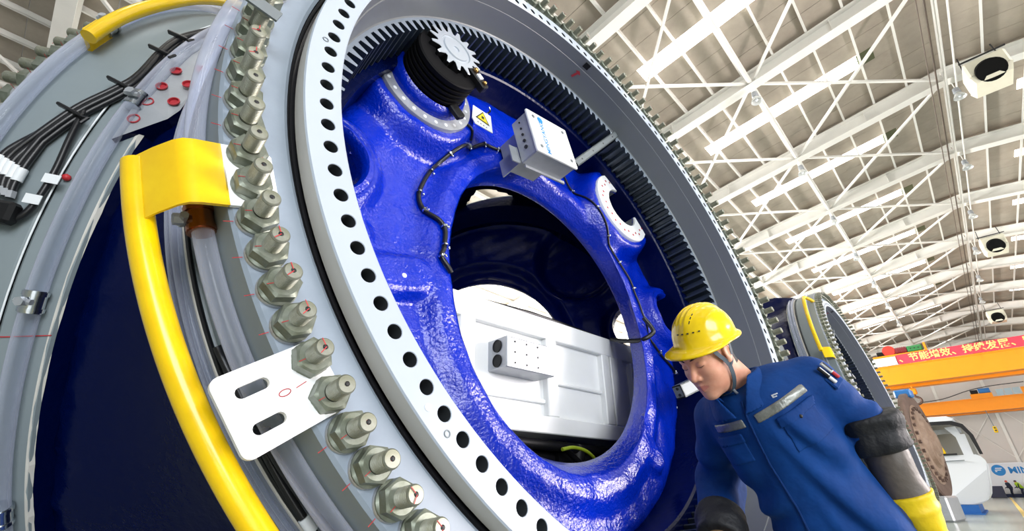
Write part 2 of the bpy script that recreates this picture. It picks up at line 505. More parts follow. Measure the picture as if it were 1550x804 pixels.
# steel frames added round the unseen lamps on the right-hand side
for i, (l, w_, h_) in enumerate(((-4.5, 10.5, 8.6), (14.8, 9.4, 7.0), (30.0, 7.6, 5.6))):
    m = MB(); 
    for s_ in (-1, 1): m.bar(hall(l + s_ * w_ / 2, -14.1, 0), hall(l + s_ * w_ / 2, -14.1, h_), .3, .3, LV)
    m.bar(hall(l - w_ / 2 - .15, -14.1, h_ + .15), hall(l + w_ / 2 + .15, -14.1, h_ + .15), .3, .3)
    tag(m.build('added_lamp_frame_%d' % (i + 1), M_STEEL, None, 0), kind='structure', label='added steel frame round an unseen lamp')
# high-bay lamps under the strut
M_LAMPG = mat('lamp_glass_bell', rgb(226, 228, 226), 0.15, spec=.6, alpha=.75)
def lamp(l, k, z, lab):
    t = tag(empty('high_bay_lamp', hall(l, k, z)), lab, 'lamp', 'lamps under the roof strut')
    m = MB(); m.lathe([(.0, .52), (.1, .5), (.12, .3), (.09, .28)], 14, M=(np.eye(3), hall(l, k, z))); m.build('ballast', M_GAL, t, 40, npm(np.eye(3), (0, 0, 0)))
    m = MB(); m.lathe([(.08, .28), (.15, .18), (.21, .04), (.2, .04), (.14, .17), (.07, .27)], 16, M=(np.eye(3), hall(l, k, z))); m.build('bell_shade', M_LAMPG, t)
    m = MB(); m.ball(hall(l, k, z + .12), .06, 10); m.build('bulb', M_TAG, t)
    m = MB(); m.cyl(hall(l, k, z + .5), hall(l, k, z + .95), .02, 6); m.build('stem', M_STEEL, t)
for i, l in enumerate(RAFT[4:11]):
    lamp(l, 1.96, rafter_z(1.96) - .82, ['nearest', 'second', 'third', 'fourth', 'fifth', 'sixth', 'seventh'][i] + ' glass high-bay lamp along the white roof strut left of the ridge')
for i, l in enumerate(RAFT[5:11]):
    lamp(l, -3.75, rafter_z(-3.6) - .95, ['nearest', 'second', 'third', 'fourth', 'fifth', 'sixth'][i] + ' glass high-bay lamp on the ridge conduits')

# square cream ventilators hung along the ridge
M_CREAMBOX = mat('cream_fan_box', rgb(224, 220, 200), 0.5, var=.05)
for i, l in enumerate((18.1, 34.1, 50.1)):
    o = hall(l, -3.95, 12.4); ax = (LV, KV, (0, 0, 1))
    t = tag(empty('ceiling_ventilator', o), ['large', 'middle', 'smallest'][i] + ' cream box ventilator with round black outlet under the roof ridge, ' + ['nearest', 'second along', 'farthest'][i], 'ventilator', 'ventilators under the ridge')
    m = MB(); m.box(o + np.array([0, 0, .55]), (1.0, 1.0, .62), ax, 0, .06); m.add([*(o + LV * a + KV * b + np.array([0, 0, .25]) for a, b in ((-.5, -.5), (.5, -.5), (.5, .5), (-.5, .5))), *(o + LV * a + KV * b for a, b in ((-.42, -.42), (.42, -.42), (.42, .42), (-.42, .42)))], [(0, 1, 5, 4), (1, 2, 6, 5), (2, 3, 7, 6), (3, 0, 4, 7), (4, 5, 6, 7)])
    m.build('housing', M_CREAMBOX, t, 30)
    # outlet on the face towards the open side and down
    fn = norm(-LV * .75 - np.array([0, 0, .6])); fc = o - LV * .52 + np.array([0, 0, .22])
    m = MB(); uu = norm(np.cross(fn, (0, 0, 1))); vv = np.cross(uu, fn); Mx = np.stack([uu, vv, fn], 1)
    m.lathe([(.0, .02), (.2, .02), (.34, .06), (.36, .05), (.36, -.2), (0, -.2)], 24, M=(Mx, fc)); m.build('outlet', mat('matt_black', (.006, .006, .006), .9, spec=.1), t)
    m = MB(); m.bar(o - LV * .5 + KV * .55 + np.array([0, 0, .9]), o - LV * .5 - KV * .55 + np.array([0, 0, .9]), .04, .04)
    for b in (-.45, .45): m.bar(o + KV * b + np.array([0, 0, .86]), o + KV * b * .9 + LV * 2.6 * 0 + np.array([0, 0, 1.5]), .03, .03)
    m.build('hanger', M_INK, t, 0)
# ------------------------------------------------------------------ near hub
R = 1.5
M1 = np.array([[0.68809680, 0.27265278, -0.67244573],
               [0.67523317, 0.09870456, 0.73097030],
               [0.26567455, -0.95703598, -0.11618591]])
C1 = np.array([0.5783539, 1.91262704, 2.08810607])
HC = np.array([-0.5184362, 3.10487344, 2.08810607])        # hub axis, at ring height
def rotz(a): return np.array([[math.cos(a), -math.sin(a), 0], [math.sin(a), math.cos(a), 0], [0, 0, 1]])
RM = []
for k in range(3):
    Q = rotz(math.radians(-120 * k)); RM.append((Q @ M1, HC + Q @ (C1 - HC)))
FR = [npm(*q) for q in RM]                                   # ring frames: x, y in the face, z into the hub

hub = tag(empty('turbine_hub', (HC[0], HC[1], 0)), 'big blue wind turbine hub with grey toothed blade bearing filling the left and middle', 'turbine hub', 'turbine hubs standing in a row')

def P(r, a, z): a = math.radians(a); return np.array([r * R * math.cos(a), r * R * math.sin(a), z * R])

# --- bearing outer ring (fixed, carries the studs) for the three faces
def outer_ring():
    m = MB()
    m.lathe([(1.054 * R, .10 * R), (1.054 * R, .041 * R), (1.060 * R, .036 * R), (1.152 * R, .036 * R), (1.157 * R, .041 * R)], 220, mi=0)
    m.lathe([(1.157 * R, .041 * R), (1.157 * R, .216 * R), (1.153 * R, .222 * R)], 220, mi=1)
    return m.mesh('bearing_outer_ring', [M_RINGO, M_RINGS], 25)
ME_OUT = outer_ring()
def flange():
    m = MB(); m.lathe([(1.150 * R, .222 * R), (1.150 * R, .228 * R), (1.157 * R, .230 * R), (1.157 * R, .318 * R), (1.150 * R, .321 * R)], 220)
    m.lathe([(1.150 * R, .321 * R), (1.13 * R, .326 * R), (1.05 * R, .342 * R), (1.05 * R, .36 * R)], 160, mi=1)
    return m.mesh('casting_flange', [M_RINGS, M_NAVY], 25)
ME_FL = flange()
def seal():
    m = MB(); m.lathe([(1.0560 * R, .048 * R), (1.052 * R, .044 * R), (1.047 * R, .047 * R), (1.045 * R, .054 * R), (1.036 * R, .054 * R)], 200)
    return m.mesh('seal', M_BLACK, 35)
ME_SEAL = seal()

# --- bearing inner ring face with its 128 through holes
def inner_ring():
    N = 128; rh = 0.0124; ri, ro, rr = .972, 1.040, 1.0
    m = MB(); n = 20
    # one sector in polar form
    d = PI / N
    th = np.linspace(0, 2 * PI, n, endpoint=False)
    inn = np.stack([rr + rh * np.cos(th), rh * np.sin(th)], 1)
    chf = np.stack([rr + (rh + .0009) * np.cos(th), (rh + .0009) * np.sin(th)], 1)
    # outer boundary points, walking the sector rectangle
    hx0, hx1, hy = ri - rr + .002, ro - rr - .002, d * rr
    bd = []
    for t in th:
        cx, cy = math.cos(t), math.sin(t)
        s = min((hx1 if cx > 0 else -hx0) / max(abs(cx), 1e-9), hy / max(abs(cy), 1e-9))
        bd.append((rr + s * cx, s * cy / rr))
    # make corners exact
    bd = np.array(bd)
    for (cx, cy) in ((hx1, hy), (hx0, hy), (hx0, -hy), (hx1, -hy)):
        a = math.atan2(cy, cx) % (2 * PI); i = int(np.argmin(np.abs((th - a + PI) % (2 * PI) - PI))); bd[i] = (rr + cx, cy / rr)
    V = []; F = []
    for q in range(N):
        a0 = 2 * PI * q / N + PHASE
        b = len(V)
        c, s = math.cos(a0), math.sin(a0)
        def w(x, y, z): V.append((R * (x * c - y * s), R * (x * s + y * c), z * R))
        for (rad, ang) in bd: w(rad * math.cos(ang), rad * math.sin(ang), 0)
        for x, y in chf: w(x, y, 0)
        for x, y in inn: w(x, y, .0012)
        for x, y in inn: w(x, y, .17)
        for j in range(n):
            k = (j + 1) % n
            F.append((b + j, b + k, b + n + k, b + n + j))
            F.append((b + n + j, b + n + k, b + 2 * n + k, b + 2 * n + j))
            F.append((b + 2 * n + j, b + 2 * n + k, b + 3 * n + k, b + 3 * n + j))
        F.append(tuple(b + 3 * n + j for j in range(n)))
    mi = [0] * len(F)
    per = 3 * n + 1
    for q in range(N):
        for j in range(n): mi[q * per + 3 * j + 2] = 1
        mi[q * per + 3 * n] = 1
    m.V.append(np.array(V)); m.F = F; m.MI = mi; m.n = len(V)
    # edge chamfers and cream outer side
    m.lathe([(1.038 * R, 0), (1.0405 * R, .003 * R)], 220, mi=0)
    m.lathe([(1.0405 * R, .003 * R), (1.0405 * R, .042 * R), (1.036 * R, .046 * R)], 220, mi=2)
    m.lathe([(.974 * R, 0), (.972 * R, .002 * R)], 220, mi=0)
    me = m.mesh('bearing_inner_ring', [M_RINGF, M_HOLE, M_CREAM], 28)
    return me
PHASE = 2.42787 
ME_IN = inner_ring()

# --- bore and internal gear, 150 teeth
def gear():
    N = 150; m = MB()
    m.lathe([(.972 * R, .002 * R), (.972 * R, .050 * R), (.9695 * R, .0515 * R), (.9695 * R, .150 * R), (.966 * R, .1535 * R)], 220, mi=0)
    rt, rr_, zf, zb = .9205, .9555, .1535, .272
    V = []; F = []; MI = []
    prof = [(-.5, rr_), (-.30, rr_), (-.26, .950), (-.155, .930), (-.115, rt), (.115, rt), (.155, .930), (.26, .950), (.30, rr_), (.5, rr_)]
    k = len(prof)
    for q in range(N):
        a0 = 2 * PI * (q + .37) / N; b = len(V)
        for layer, z in enumerate((zf, zb)):
            for (u, r) in prof:
                a = a0 + u * 2 * PI / N; V.append((R * r * math.cos(a), R * r * math.sin(a), R * z))
        for (u, r) in prof:                                       # front face outer edge
            a = a0 + u * 2 * PI / N; V.append((R * .966 * math.cos(a), R * .966 * math.sin(a), R * zf))
        for (u, r) in prof:
            a = a0 + u * 2 * PI / N; V.append((R * .99 * math.cos(a), R * .99 * math.sin(a), R * zb))
        for j in range(k - 1):
            F.append((b + j, b + j + 1, b + k + j + 1, b + k + j)); MI.append(1)
            F.append((b + j, b + 2 * k + j, b + 2 * k + j + 1, b + j + 1)); MI.append(2)
            F.append((b + k + j, b + k + j + 1, b + 3 * k + j + 1, b + 3 * k + j)); MI.append(1)
    o = m.n; m.V.append(np.array(V)); m.F += [[i + o for i in f] for f in F]; m.MI += MI; m.n += len(V)
    m.lathe([(.99 * R, .272 * R), (1.05 * R, .272 * R), (1.05 * R, .34 * R)], 120, mi=1)
    return m.mesh('gear_ring', [M_BORE, M_GEAR, M_RINGO], 25)
ME_GEAR = gear()
for k in range(3):
    place(ME_OUT, 'bearing_outer_ring', hub, FR[k]); place(ME_FL, 'casting_flange', hub, FR[k])
    place(ME_SEAL, 'bearing_seal', hub, FR[k]); place(ME_IN, 'bearing_inner_ring', hub, FR[k]); place(ME_GEAR, 'gear_ring', hub, FR[k])

# --- studs with nut, washer and torque marks
def stud_meshes():
    r = .0131 * R
    m = MB(); prof = [(0, -.0280 * R), (.0032 * R, -.0280 * R), (.0036 * R, -.0305 * R), (r * .84, -.0305 * R), (r * .97, -.0285 * R)]
    z = -.0275 * R; p = .0026 * R
    while z < .006 * R:
        prof += [(r * 1.0, z), (r * 1.0, z + p * .35), (r * .925, z + p * .6), (r * .925, z + p * .75)]; z += p
    prof += [(r, .036 * R)]
    m.lathe(prof, 20); rod = m.mesh('stud', M_ZINC, 30)
    m = MB(); A = .0250 * R; zt, zb = .0045 * R, .030 * R
    V = []; F = []
    n = 24
    # hexagon with chamfered crown and round flange
    def hexr(t, ac): 
        t = (t % (PI / 3)) - PI / 6; return ac * math.cos(PI / 6) / math.cos(t)
    rows = [(None, r * 1.0, zt), (None, .0205 * R, zt), ('h', .0262 * R, zt + .0025 * R), ('h', .0262 * R, zb - .006 * R), (None, .0268 * R, zb - .004 * R), (None, .0268 * R, zb)]
    for kind, rad, z in rows:
        for j in range(n):
            t = 2 * PI * j / n; q = hexr(t, rad) if kind else rad
            V.append((q * math.cos(t), q * math.sin(t), z))
    for i in range(len(rows) - 1):
        for j in range(n):
            j2 = (j + 1) % n; F.append((i * n + j, i * n + j2, (i + 1) * n + j2, (i + 1) * n + j))
    m.add(V, F); nut = m.mesh('nut', M_ZINCN, 22)
    m = MB(); m.lathe([(.0135 * R, .0298 * R), (.0268 * R, .0298 * R), (.0274 * R, .031 * R), (.0274 * R, .0358 * R)], 28); wsh = m.mesh('washer', M_GAL, 30)
    m = MB()
    m.box((0, .007 * R, -.0306 * R), (.0011 * R, .010 * R, .0004 * R)); m.box((.005 * R, -.003 * R, -.0306 * R), (.011 * R, .0011 * R, .0004 * R), ((.9, -.4, 0), (.4, .9, 0), (0, 0, 1)))
    m.box((.0185 * R, 0, .0042 * R), (.009 * R, .0009 * R, .0005 * R)); m.box((.0355 * R, 0, .0357 * R), (.013 * R, .0010 * R, .0005 * R))
    mark = m.mesh('torque_mark', M_RED, 0)
    m = MB(); m.ball((0, 0, -.0306 * R), .0031 * R, 8, sc=(1, 1, .3)); hole = m.mesh('centre_hole', M_INK, 0)
    return rod, nut, wsh, mark, hole
ROD, NUT, WSH, MARK, CH = stud_meshes()
def stud_at(k, a, dz=0.0):
    ar = math.radians(a); ca, sa = math.cos(ar), math.sin(ar)
    loc = Matrix.Translation((1.1255 * R * ca, 1.1255 * R * sa, 0)) @ Matrix.Rotation(ar, 4, 'Z')
    base = FR[k] @ loc
    s = place(ROD, 'stud', hub, base @ Matrix.Translation((0, 0, dz * R)))
    off = Matrix.Translation((0, 0, -dz * R))
    for me, nm, mt in ((NUT, 'nut', Matrix.Rotation(rnd.uniform(0, PI), 4, 'Z')), (WSH, 'washer', Matrix.Identity(4)), (MARK, 'torque_mark', Matrix.Identity(4)), (CH, 'centre_hole', Matrix.Translation((0, 0, dz * R)))):
        o = bpy.data.objects.new(nm, me); COL.objects.link(o); o.parent = s
        o.matrix_local = off @ mt
        if nm == 'torque_mark': o['kind'] = 'stuff'
STP = 360 / 128
ST0 = 193.3
for q in range(128):
    a = ST0 - q * STP
    stud_at(0, a, rnd.uniform(-.004, .004))
for q in range(128):
    a = ST0 - q * STP
    aa = (a + 180) % 360 - 180
    if -40 < aa < 62: stud_at(1, a, rnd.uniform(-.004, .004))

m = MB(); a_, b_ = np.array([-1.122, -.272, -.036]) * R, np.array([-1.073, -.248, -.036]) * R
m.bar(a_ - norm(b_ - a_) * .05, b_, .028 * R, .004 * R, (0, 0, -1)); m.build('earth_strip', M_ARM, hub, 0, FR[0])
# --- grease ports on the inner ring face
for (r, a, kind) in ((1.018, 154.55, 0), (1.0167, 151.78, 1), (1.0137, -163.2, 1)):
    p = P(r, a, 0); m = MB()
    if kind: m.lathe([(.0062 * R, -.0006 * R), (.0058 * R, -.0012 * R), (.0042 * R, -.0012 * R), (.0038 * R, .006 * R), (0, .006 * R)], 16, M=(np.eye(3), p)); m.build('grease_port', M_ARM, hub, 40, FR[0])
    else: m.lathe([(0, -.0012 * R), (.0058 * R, -.0012 * R), (.0062 * R, 0)], 16, M=(np.eye(3), p)); m.build('grease_plug', M_TAG, hub, 40, FR[0])

# --- clear hoses round the rims
def rim_hose(k, z, a0, a1, rt, r0=1.158, n=90):
    m = MB(); m.tube([P(r0 + rt, a, z) for a in np.linspace(a0, a1, n)], rt * R, 20); m.build('clear_hose', M_HOSE, hub, 60, FR[k])
rim_hose(0, .105, 120, 176.3, .0150); rim_hose(0, .110, 178.6, 262, .0150)
rim_hose(0, .256, 115, 262, .0120); rim_hose(0, .287, 115, 262, .0125)
rim_hose(1, .082, -75, 125, .0160); rim_hose(1, .283, -60, 125, .0165)
rim_hose(2, .105, 120, 260, .0150)
def clamp(k, a, z, r0=1.158, col=M_CHROME):
    c0 = P(r0 + .016, a, z); t = norm(np.array([-math.sin(math.radians(a)), math.cos(math.radians(a)), 0])); rd = norm(np.array([c0[0], c0[1], 0]))
    m = MB()
    m.cyl(c0 - t * .022 * R, c0 + t * .022 * R, .0185 * R, 18)
    for s in (-1, 1): m.cyl(c0 + t * s * .016 * R - t * .004 * R, c0 + t * s * .016 * R + t * .004 * R, .0205 * R, 18)
    cl = m.build('hose_clamp', col, hub, 40, FR[k])
    m = MB(); b = c0 + rd * .022 * R; m.cyl(b - np.array([0, 0, .014 * R]), b + np.array([0, 0, .014 * R]), .006 * R, 6); m.cyl(b, b + rd * .012 * R, .009 * R, 6)
    m.build('clamp_screw', M_GAL, cl, 30, FR[k])
clamp(1, 0.1, .085); clamp(1, 12.1, .283); clamp(1, 35.8, .283); clamp(1, 57.2, .283)
clamp(0, 175.6, .105, col=M_COPPER); clamp(0, 178.4, .105)
# cream ridge and black gap between bearing and casting
m = MB(); m.lathe([(1.158 * R, .232 * R), (1.166 * R, .236 * R), (1.166 * R, .242 * R), (1.158 * R, .246 * R)], 160, 100, 262); m.build('sealant_bead', M_CREAM, hub, 30, FR[0])
m = MB(); m.tube([P(1.163, a, .226) for a in np.linspace(100, 262, 90)], .004 * R, 6); m.build('black_cable', M_BLACK, hub, 60, FR[0])  # tube drawn as the dark joint gap, no cable here
m = MB(); m.tube([P(1.161, a, .226) for a in np.linspace(-60, 110, 90)], .0018 * R, 6); m.build('joint_line', M_TAG, hub, 60, FR[1])
for k in (0, 1):
    V = []; F = []; A_ = np.radians(np.linspace(0, 360, 361)[:-1]); jag = rng.normal(0, .0016, 360); jag = (jag + np.roll(jag, 1) + np.roll(jag, 2)) / 1.6
    for i, a in enumerate(A_):
        for r_, z_ in ((1.1576, .3120), (1.1582, .3150 + jag[i]), (1.150, .3215 + .5 * jag[i])): V.append((r_ * R * math.cos(a), r_ * R * math.sin(a), z_ * R))
    for i in range(360):
        j = (i + 1) % 360
        for q in range(2): F.append((i * 3 + q, j * 3 + q, j * 3 + q + 1, i * 3 + q + 1))
    m = MB(); m.add(V, F); m.build('paint_edge', M_CREAM, hub, 0, FR[k])
# forked black cables under the bracket
for (pts) in ([(1.166, 160.5, .165), (1.166, 158, .19), (1.166, 152, .20), (1.166, 146, .205), (1.166, 138, .21)], [(1.166, 160.3, .165), (1.166, 157, .165), (1.166, 152, .152), (1.166, 145, .145), (1.166, 136, .14)], [(1.17, 167, .18), (1.166, 165.5, .185), (1.166, 162, .175)]):
    m = MB(); m.tube(spline([P(*p) for p in pts], 8), .0065 * R, 8); m.build('black_cable', M_BLACK, hub, 60, FR[0])
m = MB(); m.tube([P(1.166, 152.8, .1975), P(1.166, 151.6, .2)], .009 * R, 10); m.build('cable_tag', M_TAG, hub, 50, FR[0])
m = MB(); m.box(P(1.172, 159.6, .165), (.03 * R, .02 * R, .03 * R), None, 0, .004); m.build('cable_tie', M_BLACK, hub, 30, FR[0])

# --- yellow grab handles
def handle(hub, FRM, a_br, a0, a1, top=False):
    t = MB(); arc = [P(1.246, a, .100) for a in np.linspace(a0, a1, 40)]
    t.tube(arc, .0178 * R, 18); h = t.build('grab_handle', M_YEL, hub, 40, FRM)
    # bent mounting plate lying under the nuts
    A = math.radians(a_br); ux = np.array([math.cos(A), math.sin(A), 0]); uy = np.array([-math.sin(A), math.cos(A), 0])
    th = .006; w = .053
    def row(x, z): return [ux * x * R + uy * s * w * R + np.array([0, 0, zz * R]) for (s, zz) in ((-1, z), (1, z), (1, z + th), (-1, z + th))]
    ym = MB(); rows = [row(x, z) for x, z in ((1.155, .0285), (1.19, .0285), (1.203, .031), (1.213, .039), (1.232, .064), (1.243, .082), (1.248, .090))]
    V = np.concatenate(rows); F = []
    for i in range(len(rows) - 1):
        for j in range(4): F.append((i * 4 + j, i * 4 + (j + 1) % 4, (i + 1) * 4 + (j + 1) % 4, (i + 1) * 4 + j))
    F += [(0, 1, 2, 3), tuple(len(rows) * 4 - 1 - j for j in range(4))]
    ym.add(V, F); ym.build('bent_plate', M_YEL, h, 35, FRM)
    wm = MB(); poly = [(1.157, -w), (1.157, w), (1.095, w), (1.088, w - .01), (1.088, -w + .01), (1.095, -w)]
    wm.prism([(x * R, y * R) for x, y in poly], (0, 0, .0285 * R), ux, uy, .006 * R); wm.build('foot_plate', M_WHITEM, h, 30, FRM)
    if top:
        b = a1; e = MB(); e.tube(spline([P(1.246, a1, .10), P(1.243, a1 + 1.5, .098), P(1.225, a1 + 2.6, .085), P(1.19, a1 + 2.6, .06), P(1.15, a1 + 2.4, .04)], 6), .0178 * R, 12); e.build('tube_end', M_YEL, h, 40, FRM)
    return h
handle(hub, FR[0], 177.35, 179.6, 146.5)
hp_ = spline([P(1.205, 5.2, .118), P(1.206, 1.5, .120), P(1.206, -2.4, .125), P(1.206, -8.2, .138), P(1.206, -15.7, .143), P(1.206, -24, .146), P(1.206, -32, .15)], 8)
t = MB(); t.tube(hp_, .0165 * R, 18); h = t.build('grab_handle', M_YEL, hub, 40, FR[1])
A = math.radians(2.6); ux = np.array([math.cos(A), math.sin(A), 0]); uy = np.array([-math.sin(A), math.cos(A), 0])
t = MB(); t.prism([(x * R, y * R) for x, y in ((1.15, -.040), (1.196, -.036), (1.205, -.026), (1.205, .026), (1.196, .036), (1.15, .042))], (0, 0, .088 * R), ux, uy, .010 * R); t.build('bent_plate', M_YEL, h, 30, FR[1])

# --- slotted white bracket under two nuts
def slotted():
    a0 = 160.95; A = math.radians(a0); ux = np.array([math.cos(A), math.sin(A), 0]); uy = np.array([-math.sin(A), math.cos(A), 0])
    x0, x1, hw = 1.104, 1.2435, .0525
    def rrect(x0, x1, y0, y1, r, n=5):
        o = []
        for (cx, cy, s) in ((x1 - r, y1 - r, 0), (x0 + r, y1 - r, 90), (x0 + r, y0 + r, 180), (x1 - r, y0 + r, 270)):
            for q in range(n): t = math.radians(s + 90 * q / (n - 1)); o.append((cx + r * math.cos(t), cy + r * math.sin(t)))
        return o
    import bmesh
    bm = bmesh.new()
    def loop(pts):
        vs = [bm.verts.new(tuple(ux * x * R + uy * y * R + np.array([0, 0, .0245 * R]))) for x, y in pts]
        return [bm.edges.new((vs[i], vs[(i + 1) % len(vs)])) for i in range(len(vs))]
    E = loop(rrect(x0, x1, -hw, hw, .012)) + loop(rrect(1.182, 1.223, .0165, .0315, .0075)) + loop(rrect(1.182, 1.223, -.0315, -.0165, .0075))
    bmesh.ops.triangle_fill(bm, edges=E, use_beauty=True)
    g = bmesh.ops.extrude_face_region(bm, geom=list(bm.faces))
    bmesh.ops.translate(bm, verts=[v for v in g['geom'] if isinstance(v, bmesh.types.BMVert)], vec=(0, 0, .008 * R))
    bmesh.ops.recalc_face_normals(bm, faces=bm.faces)
    me = bpy.data.meshes.new('slotted_bracket'); bm.to_mesh(me); bm.free(); me.materials.append(M_WHITEM)
    o = place(me, 'slotted_bracket', hub, FR[0])
    m = MB(); ring = [ux * (1.172 + .0075 * math.cos(t)) * R + uy * (.0015 + .0040 * math.sin(t)) * R + np.array([0, 0, .0242 * R]) for t in np.linspace(0, 2 * PI, 24, endpoint=False)]
    m.tube(ring, .0006 * R, 4, closed=True); m.bar(ux * 1.157 * R + uy * .0008 * R + np.array([0, 0, .0242 * R]), ux * 1.142 * R + uy * .0028 * R + np.array([0, 0, .0242 * R]), .001 * R, .0006 * R); m.build('pen_mark', M_RED, o, 0, FR[0])
slotted()

# --- machined bolt pad on the rim between the two near bearings, with red plugged holes
def pad():
    k = 1; pts = [(17.75, .285), (13.57, .362), (11.95, .374), (6.5, .372), (2, .372), (-4, .372), (-10, .372), (-12, .30), (-5.2, .280), (3.4, .270), (11.2, .280)]
    m = MB(); top = [P(1.172, a, z) for a, z in pts]; lo = [P(1.06, a, z) for a, z in pts]; n = len(pts)
    # finer top: fan from a centre strip
    m.add(top, [tuple(range(n))], 0); m.add(top + lo, [(i, (i + 1) % n, n + (i + 1) % n, n + i) for i in range(n)], 1)
    o = m.build('bolt_pad', [M_GAL, M_NAVY], hub, 0, FR[k])
    for (a, z) in ((14.54, .300), (11.7, .302), (8.8, .304), (5.5, .304), (10.8, .350), (7.4, .350), (4.0, .347)):
        m = MB(); c0 = P(1.1725, a, z); rd = norm([c0[0], c0[1], 0]); tt = np.array([-rd[1], rd[0], 0]); Mx = np.stack([tt, np.array([0, 0, 1.]), rd], 1)
        m.lathe([(.0125 * R, -.002 * R), (.0128 * R, .0012 * R), (.0105 * R, .0014 * R), (.0095 * R, -.004 * R), (0, -.004 * R)], 20, M=(Mx, c0)); m.build('red_plug', M_REDHOLE, o, 40, FR[k])
pad()

# --- black cable loom on the rim of the left bearing
def loom():
    path = [(1.0, -20, .285), (1.0, -8, .272), (1.0, -1, .238), (1.0, 7.7, .248), (1.0, 11, .232), (1.0, 15, .192), (1.0, 19.2, .161)]
    cor = spline([np.array(p) for p in path], 6)
    for j in range(5):
        o = (j - 2)
        pts = [P(1.168 + .006 * (j % 2), c[1] + o * .30, c[2] + o * .0040) for c in cor]
        end = [P(1.172, 22.3 + .25 * o, .145 + o * .0115), P(1.172, 24.6 + .15 * o, .147 + o * .0105), P(1.171, 26.2 + .1 * o, .154 + o * .0085)]
        pts += spline([pts[-1]] + end, 6)[1:]
        m = MB(); m.tube(pts, .0066 * R, 8); cb = m.build('loom_cable', M_BLACK, hub, 60, FR[1])
        q = pts[-12:-7]
        m = MB(); m.tube(q, .0092 * R, 10); m.build('cable_tag', M_TAG, cb, 40, FR[1])
        m = MB(); m.tube(pts[-4:], .0082 * R, 6); m.build('cable_gland', M_GAL, cb, 30, FR[1])
    # branch with its own tag
    pts = spline([P(1.172, 14, .20), P(1.172, 18.5, .212), P(1.172, 23, .222), P(1.172, 27, .215), P(1.172, 28.6, .192), P(1.172, 28.3, .176)], 6)
    m = MB(); m.tube(pts, .0062 * R, 8); cb = m.build('loom_cable', M_BLACK, hub, 60, FR[1])
    for (a, z) in ((23.8, .2195), (26.2, .206)):
        m = MB(); c0 = P(1.182, a, z + .012); rd = norm([c0[0], c0[1], 0]); tt = np.array([-rd[1], rd[0], 0]); m.box(c0, (.020 * R, .030 * R, .0015 * R), (tt, (0, 0, 1), rd)); m.build('cable_tag', M_TAG, cb, 0, FR[1])
    for (a, z, rt) in ((10.4, .233, 20), (3.0, .243, 20), (-1.5, .240, -20), (15.6, .188, 20)):
        c0 = P(1.182, a, z); rd = norm([c0[0], c0[1], 0]); tt = np.array([-rd[1], rd[0], 0]); d = norm(np.array([0, 0, 1]) + tt * .35)
        m = MB(); m.bar(c0 - d * .032 * R, c0 + d * .032 * R, .007 * R, .012 * R, rd, 0, .003); m.tube([c0 + d * .03 * R, c0 + d * .05 * R + rd * .008 * R, c0 + d * .045 * R + rd * .01 * R + tt * .02 * R], .0035 * R, 6)
        m.build('cable_tie', M_BLACK, hub, 40, FR[1])
    c0 = P(1.180, 28.0, .158); rd = norm([c0[0], c0[1], 0]); tt = np.array([-rd[1], rd[0], 0])
    m = MB(); m.box(c0, (.045 * R, .09 * R, .03 * R), (tt, (0, 0, 1), rd), 0, .01)
    jb = m.build('junction_block', M_BLACKM, hub, 30, FR[1])
    m = MB()
    for z in (-.02, .01): m.cyl(c0 + rd * .0145 * R + np.array([0, 0, z * R]), c0 + rd * .017 * R + np.array([0, 0, z * R]), .005 * R, 8)
    m.build('block_screw', M_GAL, jb, 30, FR[1])
loom()
m = MB(); c0 = P(1.163, 23.0, .240); m.ball(c0, .008 * R, 8); m.build('red_cap', M_RED, hub, 60, FR[1])
m = MB(); m.tube([P(1.1585, a, z) for a, z in ((40, .19), (39.6, .24), (38.8, .318))], .0012 * R, 4); m.build('red_witness_line', M_RED, hub, 0, FR[1])
